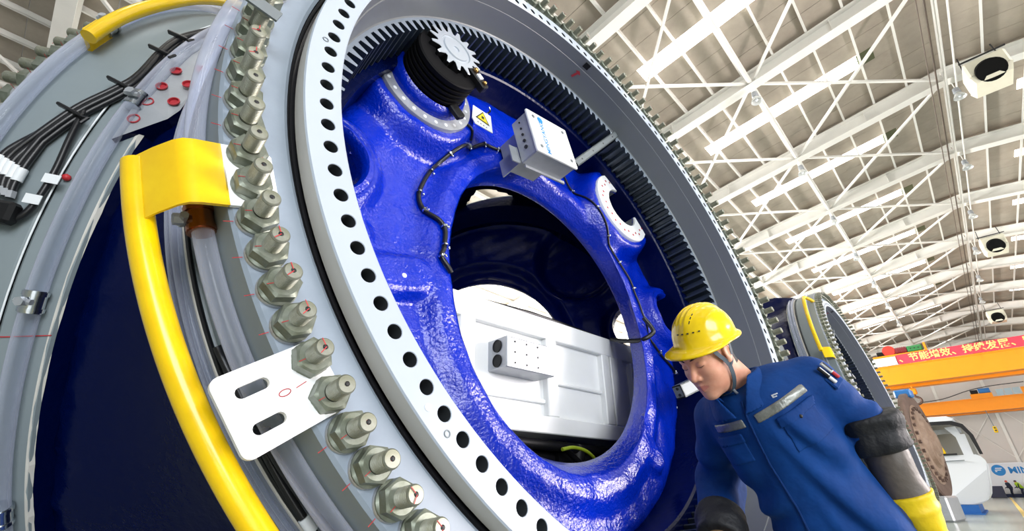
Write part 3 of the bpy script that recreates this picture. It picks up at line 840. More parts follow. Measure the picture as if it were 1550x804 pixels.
# --- cast front web behind each bearing: raised lip round the manhole, bosses, ribs and side holes
LC = np.array([.03, .10])
def lip_r(t): return .5615 + .0043 * np.cos(t) - .0022 * np.sin(t) - .0414 * np.cos(2 * t) - .0291 * np.sin(2 * t)
def pol(r, a): a = math.radians(a); return np.array([r * math.cos(a), r * math.sin(a)])
S1, S2 = pol(.812, -120.5), pol(.822, -28.5)
H1, H2 = (pol(.885, -158), .118), (pol(.865, 12), .100)
def web_z(x, y):
    dx, dy = x - LC[0], y - LC[1]; t = np.arctan2(dy, dx); d = np.hypot(dx, dy) - lip_r(t)
    r = np.hypot(x, y); a = np.degrees(np.arctan2(y, x))
    z = np.full_like(x, .405)
    z += .045 * sstep(r, .86, .98)
    # shoulder of the left and top, dished at the bottom and right
    z -= .035 * np.exp(-((r - .80) / .10) ** 2) * (0.5 + 0.5 * np.cos(np.radians(a + 165)))
    z -= .030 * np.exp(-((r - .93) / .07) ** 2) * np.exp(-((a - 115) / 22) ** 2)
    def lift(z, target, w): return z * (1 - w) + np.minimum(z, target) * w
    # lip
    z = lift(z, .366 + .25 * np.maximum(0, .03 - d) ** 2 / .03, 1 - sstep(d, .050, .125))
    # machined seats with a rolled collar
    for S, rad, zz in ((S1, .19, .306), (S2, .197, .304)):
        q = np.hypot(x - S[0], y - S[1])
        z = lift(z, zz + .010, 1 - sstep(q, rad + .020, rad + .085))
        z = np.where(q < rad + .002, zz + .012, z)
    for (Hc, rh) in (H1, H2):
        q = np.hypot(x - Hc[0], y - Hc[1])
        z = lift(z, .352, 1 - sstep(q, rh + .035, rh + .085))
        z += .045 * (1 - sstep(q, rh, rh + .03))
    # stub ribs running off the lip
    def rib(c, d, l, w, zz):
        d = d / np.linalg.norm(d); u = (x - c[0]) * d[0] + (y - c[1]) * d[1]; v = -(x - c[0]) * d[1] + (y - c[1]) * d[0]
        q = np.hypot(np.maximum(np.abs(u) - l, 0), v)
        return 1 - sstep(q, w, w + .035)
    z = lift(z, .366, rib(pol(.66, 178), pol(1, 178), .06, .045, 0))
    z = lift(z, .366, rib(pol(.70, 69), pol(1, 66), .085, .030, 0))
    z = lift(z, .372, rib(pol(.80, -172), pol(1, 5) , .06, .012, 0))
    # gentle unevenness of a casting
    z += .0035 * (np.sin(23 * x + 5 * y) * np.sin(17 * y - 4 * x + 1.3)) + .002 * np.sin(51 * x - 20 * y) * np.sin(44 * y + 13 * x)
    return z
def web():
    NT, NR = 420, 78
    T = np.linspace(0, 2 * PI, NT, endpoint=False)
    lr = lip_r(T)
    V = []; rows = 0
    # inner throat: back rim -> lip
    for (f, z) in ((0, .462), (0, .452), (.35, .425), (.7, .396), (.93, .376)):
        rr = .556 * (1 - f) + lr * f + (.006 if z == .462 else 0)
        V.append(np.stack([LC[0] + rr * np.cos(T), LC[1] + rr * np.sin(T), np.full(NT, z)], 1)); rows += 1
    for j in range(NR):
        s = (j / (NR - 1))
        # from lip to the outer circle r = .992 about the ring centre
        dirx, diry = np.cos(T), np.sin(T)
        b = LC[0] * dirx + LC[1] * diry; c = LC @ LC - .992 ** 2
        ro = -b + np.sqrt(b * b - c)
        rr = lr + (ro - lr) * s
        x = LC[0] + rr * dirx; y = LC[1] + rr * diry
        for (Hc, rh) in (H1, H2, (S2, .104)):                       # snap the grid to the hole edge
            q = np.hypot(x - Hc[0], y - Hc[1]); m = np.abs(q - rh) < .0045
            k = np.where(m, rh / np.maximum(q, 1e-6), 1); x = Hc[0] + (x - Hc[0]) * k; y = Hc[1] + (y - Hc[1]) * k
        V.append(np.stack([x, y, web_z(x, y)], 1)); rows += 1
    V = np.concatenate(V); i = np.arange(rows - 1)[:, None] * NT; j = np.arange(NT)[None, :]; j2 = (j + 1) % NT
    F = np.stack([i + j, i + j2, i + NT + j2, i + NT + j], -1).reshape(-1, 4)
    cen = V[F].mean(1); keep = np.ones(len(F), bool)
    for (Hc, rh) in (H1, H2, (S2, .104)): keep &= np.hypot(cen[:, 0] - Hc[0], cen[:, 1] - Hc[1]) > rh
    return np_mesh('casting_web', V * R, F[keep], M_BLUE)
ME_WEB = web()
def hole_sleeve(Hc, rh):
    m = MB(); n = 48; rowsv = []
    for (dr, z) in ((.030, None), (.012, -.004), (.002, 0.004), (0, .03), (0, .13)):
        t = np.linspace(0, 2 * PI, n, endpoint=False); x = Hc[0] + (rh + dr) * np.cos(t); y = Hc[1] + (rh + dr) * np.sin(t)
        zz = web_z(Hc[0] + (rh + .03) * np.cos(t), Hc[1] + (rh + .03) * np.sin(t)) + (0.002 if z is None else z)
        rowsv.append(np.stack([x, y, zz], 1) * R)
    V = np.concatenate(rowsv); F = [(i * n + j, i * n + (j + 1) % n, (i + 1) * n + (j + 1) % n, (i + 1) * n + j) for i in range(4) for j in range(n)]
    m.add(V, F); return m.mesh('hole_rim', M_BLUE, 50)
ME_H = [hole_sleeve(*H1), hole_sleeve(*H2)]
m = MB(); m.lathe([(1.0 * R, .2735 * R), (.900 * R, .2735 * R), (.893 * R, .279 * R), (.893 * R, .46 * R), (1.0 * R, .48 * R)], 160); ME_CW = m.mesh('casting_wall', M_NAVY, 30)  # dark navy puts the shade inside the hub into the wall colour
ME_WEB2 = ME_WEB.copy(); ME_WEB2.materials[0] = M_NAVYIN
for k in range(3):
    place(ME_CW, 'casting_wall', hub, FR[k])
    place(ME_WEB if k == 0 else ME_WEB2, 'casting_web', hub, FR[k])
    for h in ME_H: place(h, 'hole_rim', hub, FR[k])

# --- outer casting: three stub cylinders run together round the upright axis
def shell():
    h = .036; lo = np.array([-1.5, -1.5, -1.22]); hi = np.array([1.5, 1.5, 1.12])
    g = [np.arange(lo[i], hi[i], h) for i in range(3)]
    X, Y, Z = np.meshgrid(*g, indexing='ij'); p = np.stack([X, Y, Z], -1)
    D = None; caps = []
    for k in range(3):
        Mk, ck = RM[k]; c = (ck - HC) / R
        q = (p - c) @ Mk
        r = np.hypot(q[..., 0], q[..., 1]); z = q[..., 2]
        d = smax(r - 1.125, .315 - z, .02); d = np.maximum(d, z - 1.2)
        D = d if D is None else smin(D, d, .16)
        caps.append((c, Mk))
    rad = np.hypot(X, Y)
    D = smin(D, np.maximum(rad - .86, np.abs(Z + .05) - 1.10), .10)
    # round hand hole low between the near bearings
    az = math.radians(-155); hd = np.array([math.cos(math.radians(214)), math.sin(math.radians(214)), -.62]); hd /= np.linalg.norm(hd)
    V, F = surface_nets(D, lo, h)
    keep = np.ones(len(F), bool); cen = V[F].mean(1)
    for c, Mk in caps:
        q = (cen - c) @ Mk; keep &= ~((q[:, 2] < .345) & (np.hypot(q[:, 0], q[:, 1]) < 1.09))
    keep &= ~((cen[:, 2] > .80) & (np.hypot(cen[:, 0], cen[:, 1]) < .40))
    F = F[keep]
    return np_mesh('hub_casting', V * R, F, M_NAVY)
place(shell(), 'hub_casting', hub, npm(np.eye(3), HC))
m = MB(); m.lathe([(.84 * R, .95), (.95 * R, .90), (.95 * R, .72), (.86 * R, .70)], 60, M=(np.eye(3), np.array([HC[0], HC[1], -.75 + .0]) + np.array([0, 0, .0]))); 
m = MB(); m.lathe([(.80 * R, .46), (.92 * R, .44), (.92 * R, .30), (.70 * R, .28)], 60, M=(np.eye(3), np.array([HC[0], HC[1], 0]))); m.build('rotor_flange', M_RINGS, hub, 30)
m = MB(); m.lathe([(.60 * R, .26), (1.0 * R, .26), (1.1 * R, .0), (.60 * R, .0)], 40, M=(np.eye(3), np.array([HC[0], HC[1], 0])), closed=True)
st = tag(m.build('support_stand', mat('blue_stand_paint', rgb(30, 70, 150), .5), None, 30), 'low round stand under the big blue hub, on the floor below the frame', 'stand')

# --- pitch drive: toothed pinion on a dark ribbed gearbox in a white flange
def pinion_mesh():
    N = 15; ro, rr = .106, .076; V = []; F = []
    prof = [(-.5, rr), (-.36, rr + .001), (-.23, rr + .014), (-.11, ro), (.11, ro), (.23, rr + .014), (.36, rr + .001)]
    out = []
    for q in range(N):
        for (u, r) in prof: a = 2 * PI * (q + u) / N; out.append((r * math.cos(a) * R, r * math.sin(a) * R))
    n = len(out); m = MB()
    def ringv(sc, z): return [(x * sc, y * sc, z * R) for x, y in out]
    a = 1.0
    rows = [[(.060 * R * math.cos(math.atan2(y, x)), .060 * R * math.sin(math.atan2(y, x)), 0) for x, y in out], ringv(.985, 0), ringv(1, .0015), ringv(1, .115), [(.060 * R * math.cos(math.atan2(y, x)), .060 * R * math.sin(math.atan2(y, x)), .115 * R) for x, y in out]]
    Vv = [v for r in rows for v in r]
    Ff = [(i * n + j, i * n + (j + 1) % n, (i + 1) * n + (j + 1) % n, (i + 1) * n + j) for i in range(len(rows) - 1) for j in range(n)]
    m.add(Vv, Ff[:2 * n], 0); m.F += [f for f in Ff[2 * n:]]; m.MI += [1] * (len(Ff) - 2 * n)
    m.lathe([(.060 * R, 0), (.058 * R, .004 * R), (.050 * R, .004 * R), (.048 * R, -.001 * R), (.012 * R, -.001 * R), (.011 * R, .003 * R), (0, .003 * R)], 36)
    return m.mesh('pinion', [M_PINION, M_GREASESHADE], 30)  # tooth flanks black: grease, with shadow painted in
pc = np.array([*pol(.836, -117.6), 0]) * R
drv_m = MB()
prof = [(.05, .168), (.100, .168), (.104, .172)]
z = .178
while z < .30: prof += [(.104, z), (.104, z + .009), (.098, z + .011), (.098, z + .016)]; z += .018
prof += [(.10, .31), (.10, .45)]
drv_m.lathe([(r * 1.18 * R, z * R) for r, z in prof], 40, M=(np.eye(3), np.array([*S1, 0]) * R))
drive = drv_m.build('pitch_drive', M_GREASESHADE, hub, 30, FR[0])
place(pinion_mesh(), 'pinion', drive, FR[0] @ Matrix.Translation((*pc[:2], .150 * R)) @ Matrix.Rotation(.08, 4, 'Z'))
m = MB(); m.lathe([(r * R, z * R) for r, z in ((.122, .30), (.122, .268), (.128, .262), (.138, .268), (.146, .285), (.148, .31))], 60, M=(np.eye(3), np.array([*S1, 0]) * R)); m.build('drive_collar', M_BLUE, drive, 40, FR[0])
m = MB(); m.lathe([(r * R, z * R) for r, z in ((.146, .309), (.147, .304), (.188, .304), (.190, .309), (.190, .32))], 72, M=(np.eye(3), np.array([*S1, 0]) * R)); m.build('mounting_flange', M_GAL, drive, 40, FR[0])
for i in range(24):
    a = math.radians(15 * i + 4); c0 = np.array([S1[0] + .168 * math.cos(a), S1[1] + .168 * math.sin(a), .304]) * R
    m = MB(); m.lathe([(0, -.0010 * R), (.0065 * R, -.0010 * R), (.007 * R, 0)], 12, M=(np.eye(3), c0)); m.build('bolt_cap', M_TAG, drive, 40, FR[0])
# sensor block beside the pinion and the clamp at the flange
m = MB(); m.box(np.array([-.318, -.640, .160]) * R, (.035 * R, .085 * R, .03 * R), ((.87, -.5, 0), (.5, .87, 0), (0, 0, 1)), 0, .006); m.build('sensor_block', M_BLACKM, drive, 30, FR[0])
m = MB(); m.box(np.array([-.319, -.640, .143]) * R, (.022 * R, .022 * R, .006 * R), ((.87, -.5, 0), (.5, .87, 0), (0, 0, 1))); m.build('sensor_label', M_TAG, drive, 0, FR[0])
m = MB(); m.ball(np.array([-.330, -.664, .142]) * R, .010 * R, 10); m.ball(np.array([-.306, -.616, .142]) * R, .009 * R, 10); m.build('sensor_screw', mat('brass', rgb(190, 150, 90), .25, 1.0), drive, 60, FR[0])
m = MB(); m.box(np.array([-.362, -.560, .255]) * R, (.04 * R, .055 * R, .02 * R), ((.87, -.5, 0), (.5, .87, 0), (0, 0, 1)), 0, .006); m.build('flange_clamp', M_BLACKM, drive, 30, FR[0])

# --- empty drive seat on the right: white machined ring with red marked holes
m = MB(); m.lathe([(r * R, z * R) for r, z in ((.106, .45), (.106, .309), (.108, .303), (.194, .303), (.197, .309), (.197, .325))], 72, mi=0, M=(np.eye(3), np.array([*S2, 0]) * R))
seat = m.build('machined_seat', M_WHITEM, hub, 40, FR[0])
m = MB(); m.lathe([(r * R, z * R) for r, z in ((.1055, .312), (.1055, .44), (0.0, .44))], 48, M=(np.eye(3), np.array([*S2, 0]) * R)); m.build('seat_bore', M_BORE, seat, 40, FR[0])
for i in range(28):
    a = math.radians(360 * i / 28 + 3); rr = .150 + .012 * (1 if i % 2 else 0)
    c0 = np.array([S2[0] + rr * math.cos(a), S2[1] + rr * math.sin(a), .303]) * R
    m = MB(); m.lathe([(0, -.0010 * R), (.0058 * R, -.0010 * R), (.0065 * R, 0)], 10, M=(np.eye(3), c0)); m.build('red_plug', M_REDHOLE, seat, 40, FR[0])

# --- control box with lid, bracket and two sensor arms
bu = norm([.235, .026, 0]); bv = norm([-.026, .235, 0]); bc = np.array([.024, -.492, 0])
def bp(x, y, z): return (bc + bu * x + bv * y + np.array([0, 0, z])) * R
m = MB(); m.box(bp(0, 0, .205), (.226 * R, .196 * R, .085 * R), (bu, bv, (0, 0, 1)), 0, .006)
cbx = m.build('control_box', M_GAL, hub, 30, FR[0])
m = MB(); m.box(bp(0, 0, .160), (.238 * R, .206 * R, .012 * R), (bu, bv, (0, 0, 1)), 0, .005); lid = m.build('box_lid', M_WHITE, cbx, 30, FR[0])
for sx in (-1, 1):
    for sy in (-1, 1):
        m = MB(); c0 = bp(sx * .088, sy * .074, .1535); m.lathe([(0, -.002 * R), (.007 * R, -.002 * R), (.008 * R, 0)], 12, M=(np.eye(3), c0)); m.build('lid_screw', M_ARM, cbx, 30, FR[0])
for i in range(5):
    m = MB(); c0 = bp(-.114, -.07 + .03 * i, .205); m.cyl(c0, c0 - bu * (.004 * R), (.003 + .0012 * i) * R, 10); m.build('cable_entry', M_INK, cbx, 30, FR[0])
# logo lettering on the lid, reading up the lid
me = text_mesh('MINGYANG', .030 * R, M_LOGOB, .0005 * R, .0006)
Mt = np.stack([-bv, -bu, np.array([0, 0, -1.])], 1) if False else np.stack([bv * -1, bu * 1.0, np.array([0, 0, 1.])], 1)
tx = -bv; ty = np.cross(np.array([0, 0, -1.]), tx); Mt = np.stack([tx, ty, np.array([0, 0, -1.])], 1)
place(me, 'logo_lettering', cbx, FR[0] @ npm(Mt, bp(-.050, .018, .1535)))
m = MB(); c0 = bp(-.050, -.072, .1535); m.lathe([(0, -.0008 * R), (.015 * R, -.0008 * R), (.0155 * R, 0)], 20, M=(np.eye(3), c0)); m.build('logo_disc', M_LOGOB, cbx, 30, FR[0])
m = MB(); m.box(bp(-.132, .055, .255), (.042 * R, .075 * R, .005 * R), (bu, bv, (0, 0, 1))); m.box(bp(-.113, .055, .30), (.005 * R, .075 * R, .10 * R), (bu, bv, (0, 0, 1))); m.box(bp(.02, .103, .247), (.23 * R, .014 * R, .006 * R), (bu, bv, (0, 0, 1))); m.box(bp(.0, -.02, .30), (.16 * R, .12 * R, .11 * R), (bu, bv, (0, 0, 1)))
m.build('box_bracket', M_GAL, cbx, 0, FR[0])
def channel(name, a, b, w, h, holes):
    a = np.array(a) * R; b = np.array(b) * R; d = norm(b - a); zup = norm(np.array([0, 0, -1]) - d * (np.array([0, 0, -1]) @ d)); sd = np.cross(d, zup)
    m = MB(); w *= R; h *= R; t = .005 * R; L = np.linalg.norm(b - a); c = (a + b) / 2
    m.box(c + zup * (h / 2 - t / 2), (L, w, t), (d, sd, zup)); m.box(c + sd * (w / 2 - t / 2), (L, t, h), (d, sd, zup)); m.box(c - sd * (w / 2 - t / 2), (L, t, h), (d, sd, zup)); m.box(a + d * t / 2, (t, w, h), (d, sd, zup)); m.box(b - d * t / 2, (t, w, h), (d, sd, zup))
    o = m.build(name, M_ARM, hub, 0, FR[0])
    for i in range(holes):
        m = MB(); q = a + d * L * (i + .5) / holes + sd * w / 2 * 1.0; m.cyl(q, q + sd * .001 * R, .004 * R, 10)
        q = a + d * L * (i + .5) / holes - sd * w / 2 * 1.0; m.cyl(q, q - sd * .001 * R, .004 * R, 10)
        q = a + d * L * (i + .5) / holes + zup * h / 2; m.cyl(q, q + zup * .001 * R, .004 * R, 10); m.build('arm_hole', M_INK, o, 30, FR[0])
    return o, d, sd, zup
o, d, sd, zup = channel('sensor_arm', (.205, -.452, .205), (.632, -.712, .153), .034, .034, 4)
m = MB(); e = np.array((.632, -.712, .153)) * R; m.cyl(e, e + d * .035 * R, .006 * R, 10); m.cyl(e + d * .02 * R, e + d * .03 * R, .011 * R, 6); m.cyl(e - sd * .012 * R, e - sd * .04 * R - zup * .005 * R, .005 * R, 8); m.build('proximity_probe', M_CHROME, o, 30, FR[0])
o2, d, sd, zup = channel('sensor_arm', (.37, .535, .235), (.80, .50, .150), .050, .040, 2)
m = MB(); e = np.array((.37, .535, .235)) * R
for s in (-1, 1): m.cyl(e + sd * s * .012 * R, e + sd * s * .012 * R - d * .002 * R, .006 * R, 10)
m.build('end_screw', M_INK, o2, 30, FR[0])
# --- warning sign
sc = np.array([-.175, -.630, .298]) * R; su = norm([.56, .28, 0]); su = norm([.075, .028, .0]); sv = norm(np.cross((0, 0, 1), su))
m = MB(); m.prism([(x * R, y * R) for x, y in ((-.050, -.048), (.038, -.055), (.050, .040), (-.036, .052), (-.052, .030))], sc, su, sv, .003 * R); sg = m.build('warning_sign', M_TAG, hub, 0, FR[0])
def tri(s, c): return [(c[0] * R + s * R * math.cos(t), c[1] * R + s * R * math.sin(t)) for t in np.radians([-90, 30, 150])]
m = MB(); m.prism(tri(.040, (-.002, -.006)), sc - np.array([0, 0, .0012 * R]), su, sv, .0010 * R); m.build('triangle_border', M_INK, sg, 0, FR[0])
m = MB(); m.prism(tri(.031, (-.002, -.006)), sc - np.array([0, 0, .0020 * R]), su, sv, .0008 * R); m.build('triangle_field', M_SIGNY, sg, 0, FR[0])
m = MB(); m.box(sc + (su * -.003 + sv * -.008) * R - np.array([0, 0, .0024 * R]), (.012 * R, .014 * R, .0006 * R), (su, sv, (0, 0, 1)))
for i in range(4): m.box(sc + (su * (-.024 + .014 * i) + sv * .033) * R - np.array([0, 0, .0004 * R]), (.006 * R, .004 * R, .0006 * R), (su, sv, (0, 0, 1)))
m.build('sign_symbol', M_INK, sg, 0, FR[0])
m = MB(); m.tube(spline([sc + (su * .02 + sv * -.055) * R, sc + (su * .035 + sv * -.085) * R, sc + (su * .03 + sv * -.105) * R], 5), .004 * R, 6); m.build('sign_hook', M_CHROME, sg, 40, FR[0])

# --- cables clipped round the lip
def on_web(x, y, off=.010): return np.array([x, y, float(web_z(np.array([x]), np.array([y]))[0]) - off]) * R
def clipped(path, r, every, nm='clipped_cable'):
    p2 = spline([np.array([*p, 0]) for p in path], 7)
    pts = [on_web(p[0], p[1], r + .002) for p in p2]
    m = MB(); m.tube(pts, r * R, 8); c = m.build(nm, M_BLACK, hub, 60, FR[0])
    for i in range(every, len(pts) - 2, every):
        m = MB(); q = pts[i] + np.array([0, 0, -.003 * R]); dd = norm(pts[i + 1] - pts[i]); sdv = np.cross(dd, (0, 0, 1))
        m.tube([q - dd * .003 * R, q + dd * .003 * R], (r + .004) * R, 10); m.ball(q + sdv * .014 * R, .0052 * R, 8); m.build('cable_clip', M_CHROME, c, 50, FR[0])
    return c
clipped([(.02, -.570), (-.04, -.585), (-.10, -.605), (-.225, -.535), (-.340, -.463), (-.425, -.388), (-.495, -.287), (-.499, -.212), (-.462, -.142), (-.480, -.072), (-.503, -.034), (-.480, .018)], .0075, 7)
clipped([(-.215, -.560), (-.275, -.60), (-.30, -.66)], .005, 9)
clipped([(.43, -.60), (.455, -.509), (.481, -.398), (.516, -.272), (.548, -.158), (.588, -.043), (.605, .077), (.606, .205)], .0045, 8)
clipped([(.606, .205), (.673, .328), (.72, .40), (.80, .50)], .0055, 9)
m = MB(); m.tube(spline([np.array(p) * R for p in ((.557, .194, .345), (.565, .25, .33), (.557, .273, .335), (.52, .285, .38), (.58, .25, .50), (.654, .212, .595))], 8), .010 * R, 8); m.build('black_cable', M_BLACK, hub, 60, FR[0])
# bolt-on lug dots
for (x, y) in ((-.64, .03), (.735, .715), (.665, .60)):
    m = MB(); m.ball(on_web(x, y, 0), .008 * R, 8, sc=(1, 1, .5)); m.build('paint_plug', M_TAG, hub, 60, FR[0])
# bore plate and arrow
def bore_patch(name, a, z, da, dz, mt):
    m = MB(); m.lathe([(.9685 * R, (z - dz) * R), (.9685 * R, (z + dz) * R)], 8, a - da, a + da); return m.build(name, mt, hub, 0, FR[0])
bp_ = bore_patch('name_plate', -69.9, .025, .95, .013, M_BLACKM)
m = MB()
def bpt(a, z): return P(.9672, a, z)
m.add([bpt(-70.2, .062), bpt(-69.2, .075), bpt(-70.0, .077), bpt(-70.55, .105), bpt(-71.2, .101), bpt(-70.65, .074), bpt(-71.3, .069)], [(0, 1, 2, 5, 6), (2, 3, 4, 5)])
m.build('red_arrow', M_REDHOLE, hub, 0, FR[0])

# --- white electrical cabinet standing inside the hub
NH = np.array([-0.67703093, 0.73595456, 0]); TG = np.array([0.73595456, 0.67703093, 0])
def cp(u, v, d): return C1 + NH * (d * R) + TG * (u * R) + np.array([0, 0, v * R])
CAX = (TG, NH, (0, 0, 1))
m = MB(); m.box(cp(.22, -.335, .80), (1.44 * R, .34 * R, .44 * R), CAX, 0, .01); cab = m.build('electrical_cabinet', M_WHITE, hub, 30)
def cpart(nm, u0, u1, v0, v1, d0=.6, d1=.668, mt=None, bev=.006):
    m = MB(); m.box(cp((u0 + u1) / 2, (v0 + v1) / 2, (d0 + d1) / 2), ((u1 - u0) * R, (d1 - d0) * R, (v1 - v0) * R), CAX, 0, bev); return m.build(nm, mt or M_WHITE, cab, 30)
cpart('top_rail', -.52, .96, -.187, -.096, .6, .98); cpart('bottom_rail', -.52, .96, -.573, -.507, .6, .98)
for u0, u1 in ((-.42, -.36), (-.229, -.158), (.222, .286), (.606, .663), (.672, .775), (.845, .93)): cpart('post', u0, u1, -.507, -.187)
cpart('shelf_rail', -.158, .222, -.458, -.440, .615, .66); cpart('shelf_rail', .286, .606, -.372, -.356, .615, .66)
for u0, u1, v0, v1 in ((-.158, .222, -.440, -.187), (-.158, .222, -.507, -.458), (.286, .606, -.356, -.187), (.286, .606, -.507, -.372)):
    o = cpart('panel', u0 + .004, u1 - .004, v0 + .004, v1 - .004, .650, .662, None, .003)
    m = MB()
    for i in range(5):
        u = u0 + (u1 - u0) * (i + .5) / 5
        for v in (v1 - .008, v0 + .008): m.box(cp(u, v, .648), (.022 * R, .006 * R, .010 * R), CAX)
    tag(m.build('panel_clip', M_GAL, cab, 0), kind='stuff')
m = MB()
for i in range(4): c0 = cp(.395 + .035 * i, -.488, .649); m.cyl(c0, c0 - NH * .006, .008, 8)
for i in range(4):
    for v in (-.44 + .0, -.25): c0 = cp(-.11 + .09 * i, v + .012, .649); m.cyl(c0, c0 - NH * .006, .007, 8)
tag(m.build('rivet', M_GAL, cab, 0), kind='stuff')
m = MB(); m.box(cp(.055, -.312, .588), (.255 * R, .126 * R, .118 * R), CAX, 0, .006); fan = m.build('fan_unit', M_GAL, cab, 30)
m = MB()
for v in (-.285, -.341):
    c0 = cp(.055 - .1275, v, .575); m.lathe([(0, 0), (.020 * R, 0), (.024 * R, -.003 * R), (.024 * R, .004 * R)], 20, M=(np.stack([NH, np.array([0, 0, 1.]), TG * 1.0], 1), c0 - TG * .003))
m.build('fan_grille', M_BLACKM, cab, 30)
m = MB()
for i in range(3):
    for j in range(3): c0 = cp(-.03 + .06 * i, -.27 - .04 * j, .525); m.cyl(c0, c0 - NH * .003, .006, 8)
tag(m.build('fan_screw', M_INK, cab, 0), kind='stuff')
m = MB(); m.tube(spline([cp(-.35, -.09, .66), cp(.0, -.088, .63), (cp(.2, -.085, .62)), cp(.5, -.088, .63), cp(.75, -.09, .65)], 6), .010 * R, 8); m.build('cable_tray', M_BLACK, cab, 50)
for i in range(3):
    m = MB(); m.tube(spline([cp(.0 + .22 * i, -.092, .66), cp(.05 + .22 * i, -.062 + .01 * i, .70), cp(.13 + .22 * i, -.085, .68), cp(.22 + .22 * i, -.093, .66)], 6), .0035 * R, 6); m.build('loose_wire', M_BLACK, cab, 50)
# dark pipework and an earth lead under the cabinet
m = MB()
for (u0, v0, d0, u1, v1, d1, r) in ((-.35, -.60, .62, .8, -.62, .66, .02), (-.3, -.64, .70, .8, -.66, .7, .03), (.15, -.60, .66, .12, -.86, .7, .03), (.45, -.60, .66, .40, -.9, .66, .035), (.3, -.62, .6, .62, -.78, .64, .012)):
    m.cyl(cp(u0, v0, d0), cp(u1, v1, d1), r * R, 10)
m.box(cp(.42, -.72, .75), (.2 * R, .2 * R, .2 * R), CAX); m.build('under_cabinet_pipework', M_BLACKM, hub, 40)
m = MB(); m.tube(spline([cp(.23, -.632, .55), cp(.30, -.622, .55), cp(.38, -.635, .55), cp(.46, -.68, .56), cp(.52, -.74, .58)], 8), .007 * R, 8); m.build('earth_lead', mat('earth_lead_green', rgb(150, 170, 40), .4), hub, 60)

# ------------------------------------------------------------------ the second hub down the hall
OFF = (LV * 5.0798 + KV * .0434) * R + np.array([0, 0, .17847 * R])
c1 = np.array(C1); Yw = 1.809
T2 = Matrix.Translation(Vector(c1 + OFF)) @ Matrix.Rotation(math.radians(Yw), 4, 'Z') @ Matrix.Translation(Vector(-c1)) @ WORLD[hub.name]
hub2 = copy_tree(hub, None, T2, skip=('slotted_bracket', 'electrical_cabinet', 'control_box', 'pen_mark', 'warning_sign', 'support_stand', 'grab_handle'))
hub2['label'] = 'second blue turbine hub with narrow toothed ring standing behind the worker'
WORLD[hub2.name] = T2
handle(hub2, T2 @ WORLD[hub.name].inverted() @ FR[0], 205.5, 206.5, 241.5, True)
# ------------------------------------------------------------------ the worker
M_SKIN = mat('skin', rgb(228, 170, 142), 0.5, spec=0.4, var=0.12, vscale=22, vcol=rgb(218, 150, 124), bump=0.05, bscale=180, bdist=.002)
M_SKIN.node_tree.nodes['Principled BSDF'].inputs['Subsurface Weight'].default_value = 0.12
M_SKIN.node_tree.nodes['Principled BSDF'].inputs['Subsurface Radius'].default_value = (.012, .005, .003)
M_LIP = mat('lips', rgb(204, 126, 112), 0.42)
M_HAIR = mat('black_hair', rgb(30, 26, 26), 0.6, bump=0.6, bscale=300, bdist=.004)
M_JACK = mat('blue_work_cloth', rgb(2, 66, 138), 0.75, spec=0.25, var=0.18, vscale=5, vcol=rgb(0, 50, 114), bump=0.35, bscale=14, bdist=.02)
M_JDARK = mat('blue_work_cloth_seam', rgb(10, 48, 104), 0.8, spec=.2)
M_REFL = mat('silver_reflective_tape', rgb(150, 152, 148), 0.35, metal=0.5, var=0.35, vscale=30, vcol=rgb(110, 112, 108), bump=.3, bscale=50)
M_GUARD = mat('black_sleeve_cloth', rgb(20, 22, 28), 0.65, bump=0.5, bscale=25, bdist=.02)
M_LEATH = mat('grey_brown_leather', rgb(98, 90, 84), 0.5, var=0.15, vscale=15, bump=0.3, bscale=22, bdist=.012)
M_GLOVE = mat('yellow_leather', rgb(246, 214, 18), 0.5, var=0.1, vscale=10, vcol=rgb(230, 190, 10), bump=0.3, bscale=25, bdist=.012)
M_GLOVE2 = mat('brown_leather_glove', rgb(120, 92, 60), 0.6, var=0.3, vscale=12, bump=.3, bscale=25)
M_HELM = mat('yellow_helmet_shell', rgb(252, 214, 4), 0.22, spec=0.5, coat=0.25, var=.05, vscale=25, vcol=rgb(244, 204, 2))
M_STRAP = mat('grey_chin_strap', rgb(62, 76, 88), 0.6)
M_TROU = mat('navy_trousers', rgb(16, 44, 92), 0.8, bump=.3, bscale=14, bdist=.02)
M_BOOT = mat('black_boots', rgb(20, 20, 20), 0.4)

WO = np.array([1.04515081, 1.71803818, .84570818])
WL_ = np.array([.65620519, -.71937192, .22781305]); WT = np.array([-.45153491, -.13245555, .88236713]); WF = np.array([-.60457504, -.68187944, -.41173955])
WB = np.stack([WL_, WT, WF])
def wq(l, t, f): return WO + l * WL_ + t * WT + f * WF
def cone(p, a, b, ra, rb):
    a = np.asarray(a); b = np.asarray(b); ab = b - a; h = np.clip(((p - a) @ ab) / (ab @ ab), 0, 1)
    return np.linalg.norm(p - a - h[..., None] * ab, axis=-1) - (ra + (rb - ra) * h)
def ell(p, c, r, ax=None):
    q = p - np.asarray(c)
    if ax is not None: q = q @ np.asarray(ax).T
    q = q / np.asarray(r); k = np.linalg.norm(q, axis=-1); g = np.linalg.norm(q / np.asarray(r), axis=-1)
    return k * (k - 1) / np.maximum(g, 1e-6)
def grid(lo, hi, h):
    g = [np.arange(lo[i], hi[i], h) for i in range(3)]; return np.stack(np.meshgrid(*g, indexing='ij'), -1)

SLh, ELb, WRl = wq(.172, .385, -.085), wq(.236, .165, -.120), wq(.205, -.128, -.078)
SRh, ERb, WRr = wq(-.182, .385, -.085), np.array([.8207, 2.0061, .9407]), np.array([.742, 1.875, .801])
HIPS = [wq(.10, -.06, -.02), wq(-.10, -.06, -.02)]
KNEE = [np.array([1.12, 1.60, .44]), np.array([.93, 1.86, .45])]
ANK = [np.array([1.30, 1.74, .09]), np.array([1.12, 2.02, .09])]
NECK = wq(-.01, .47, .0)

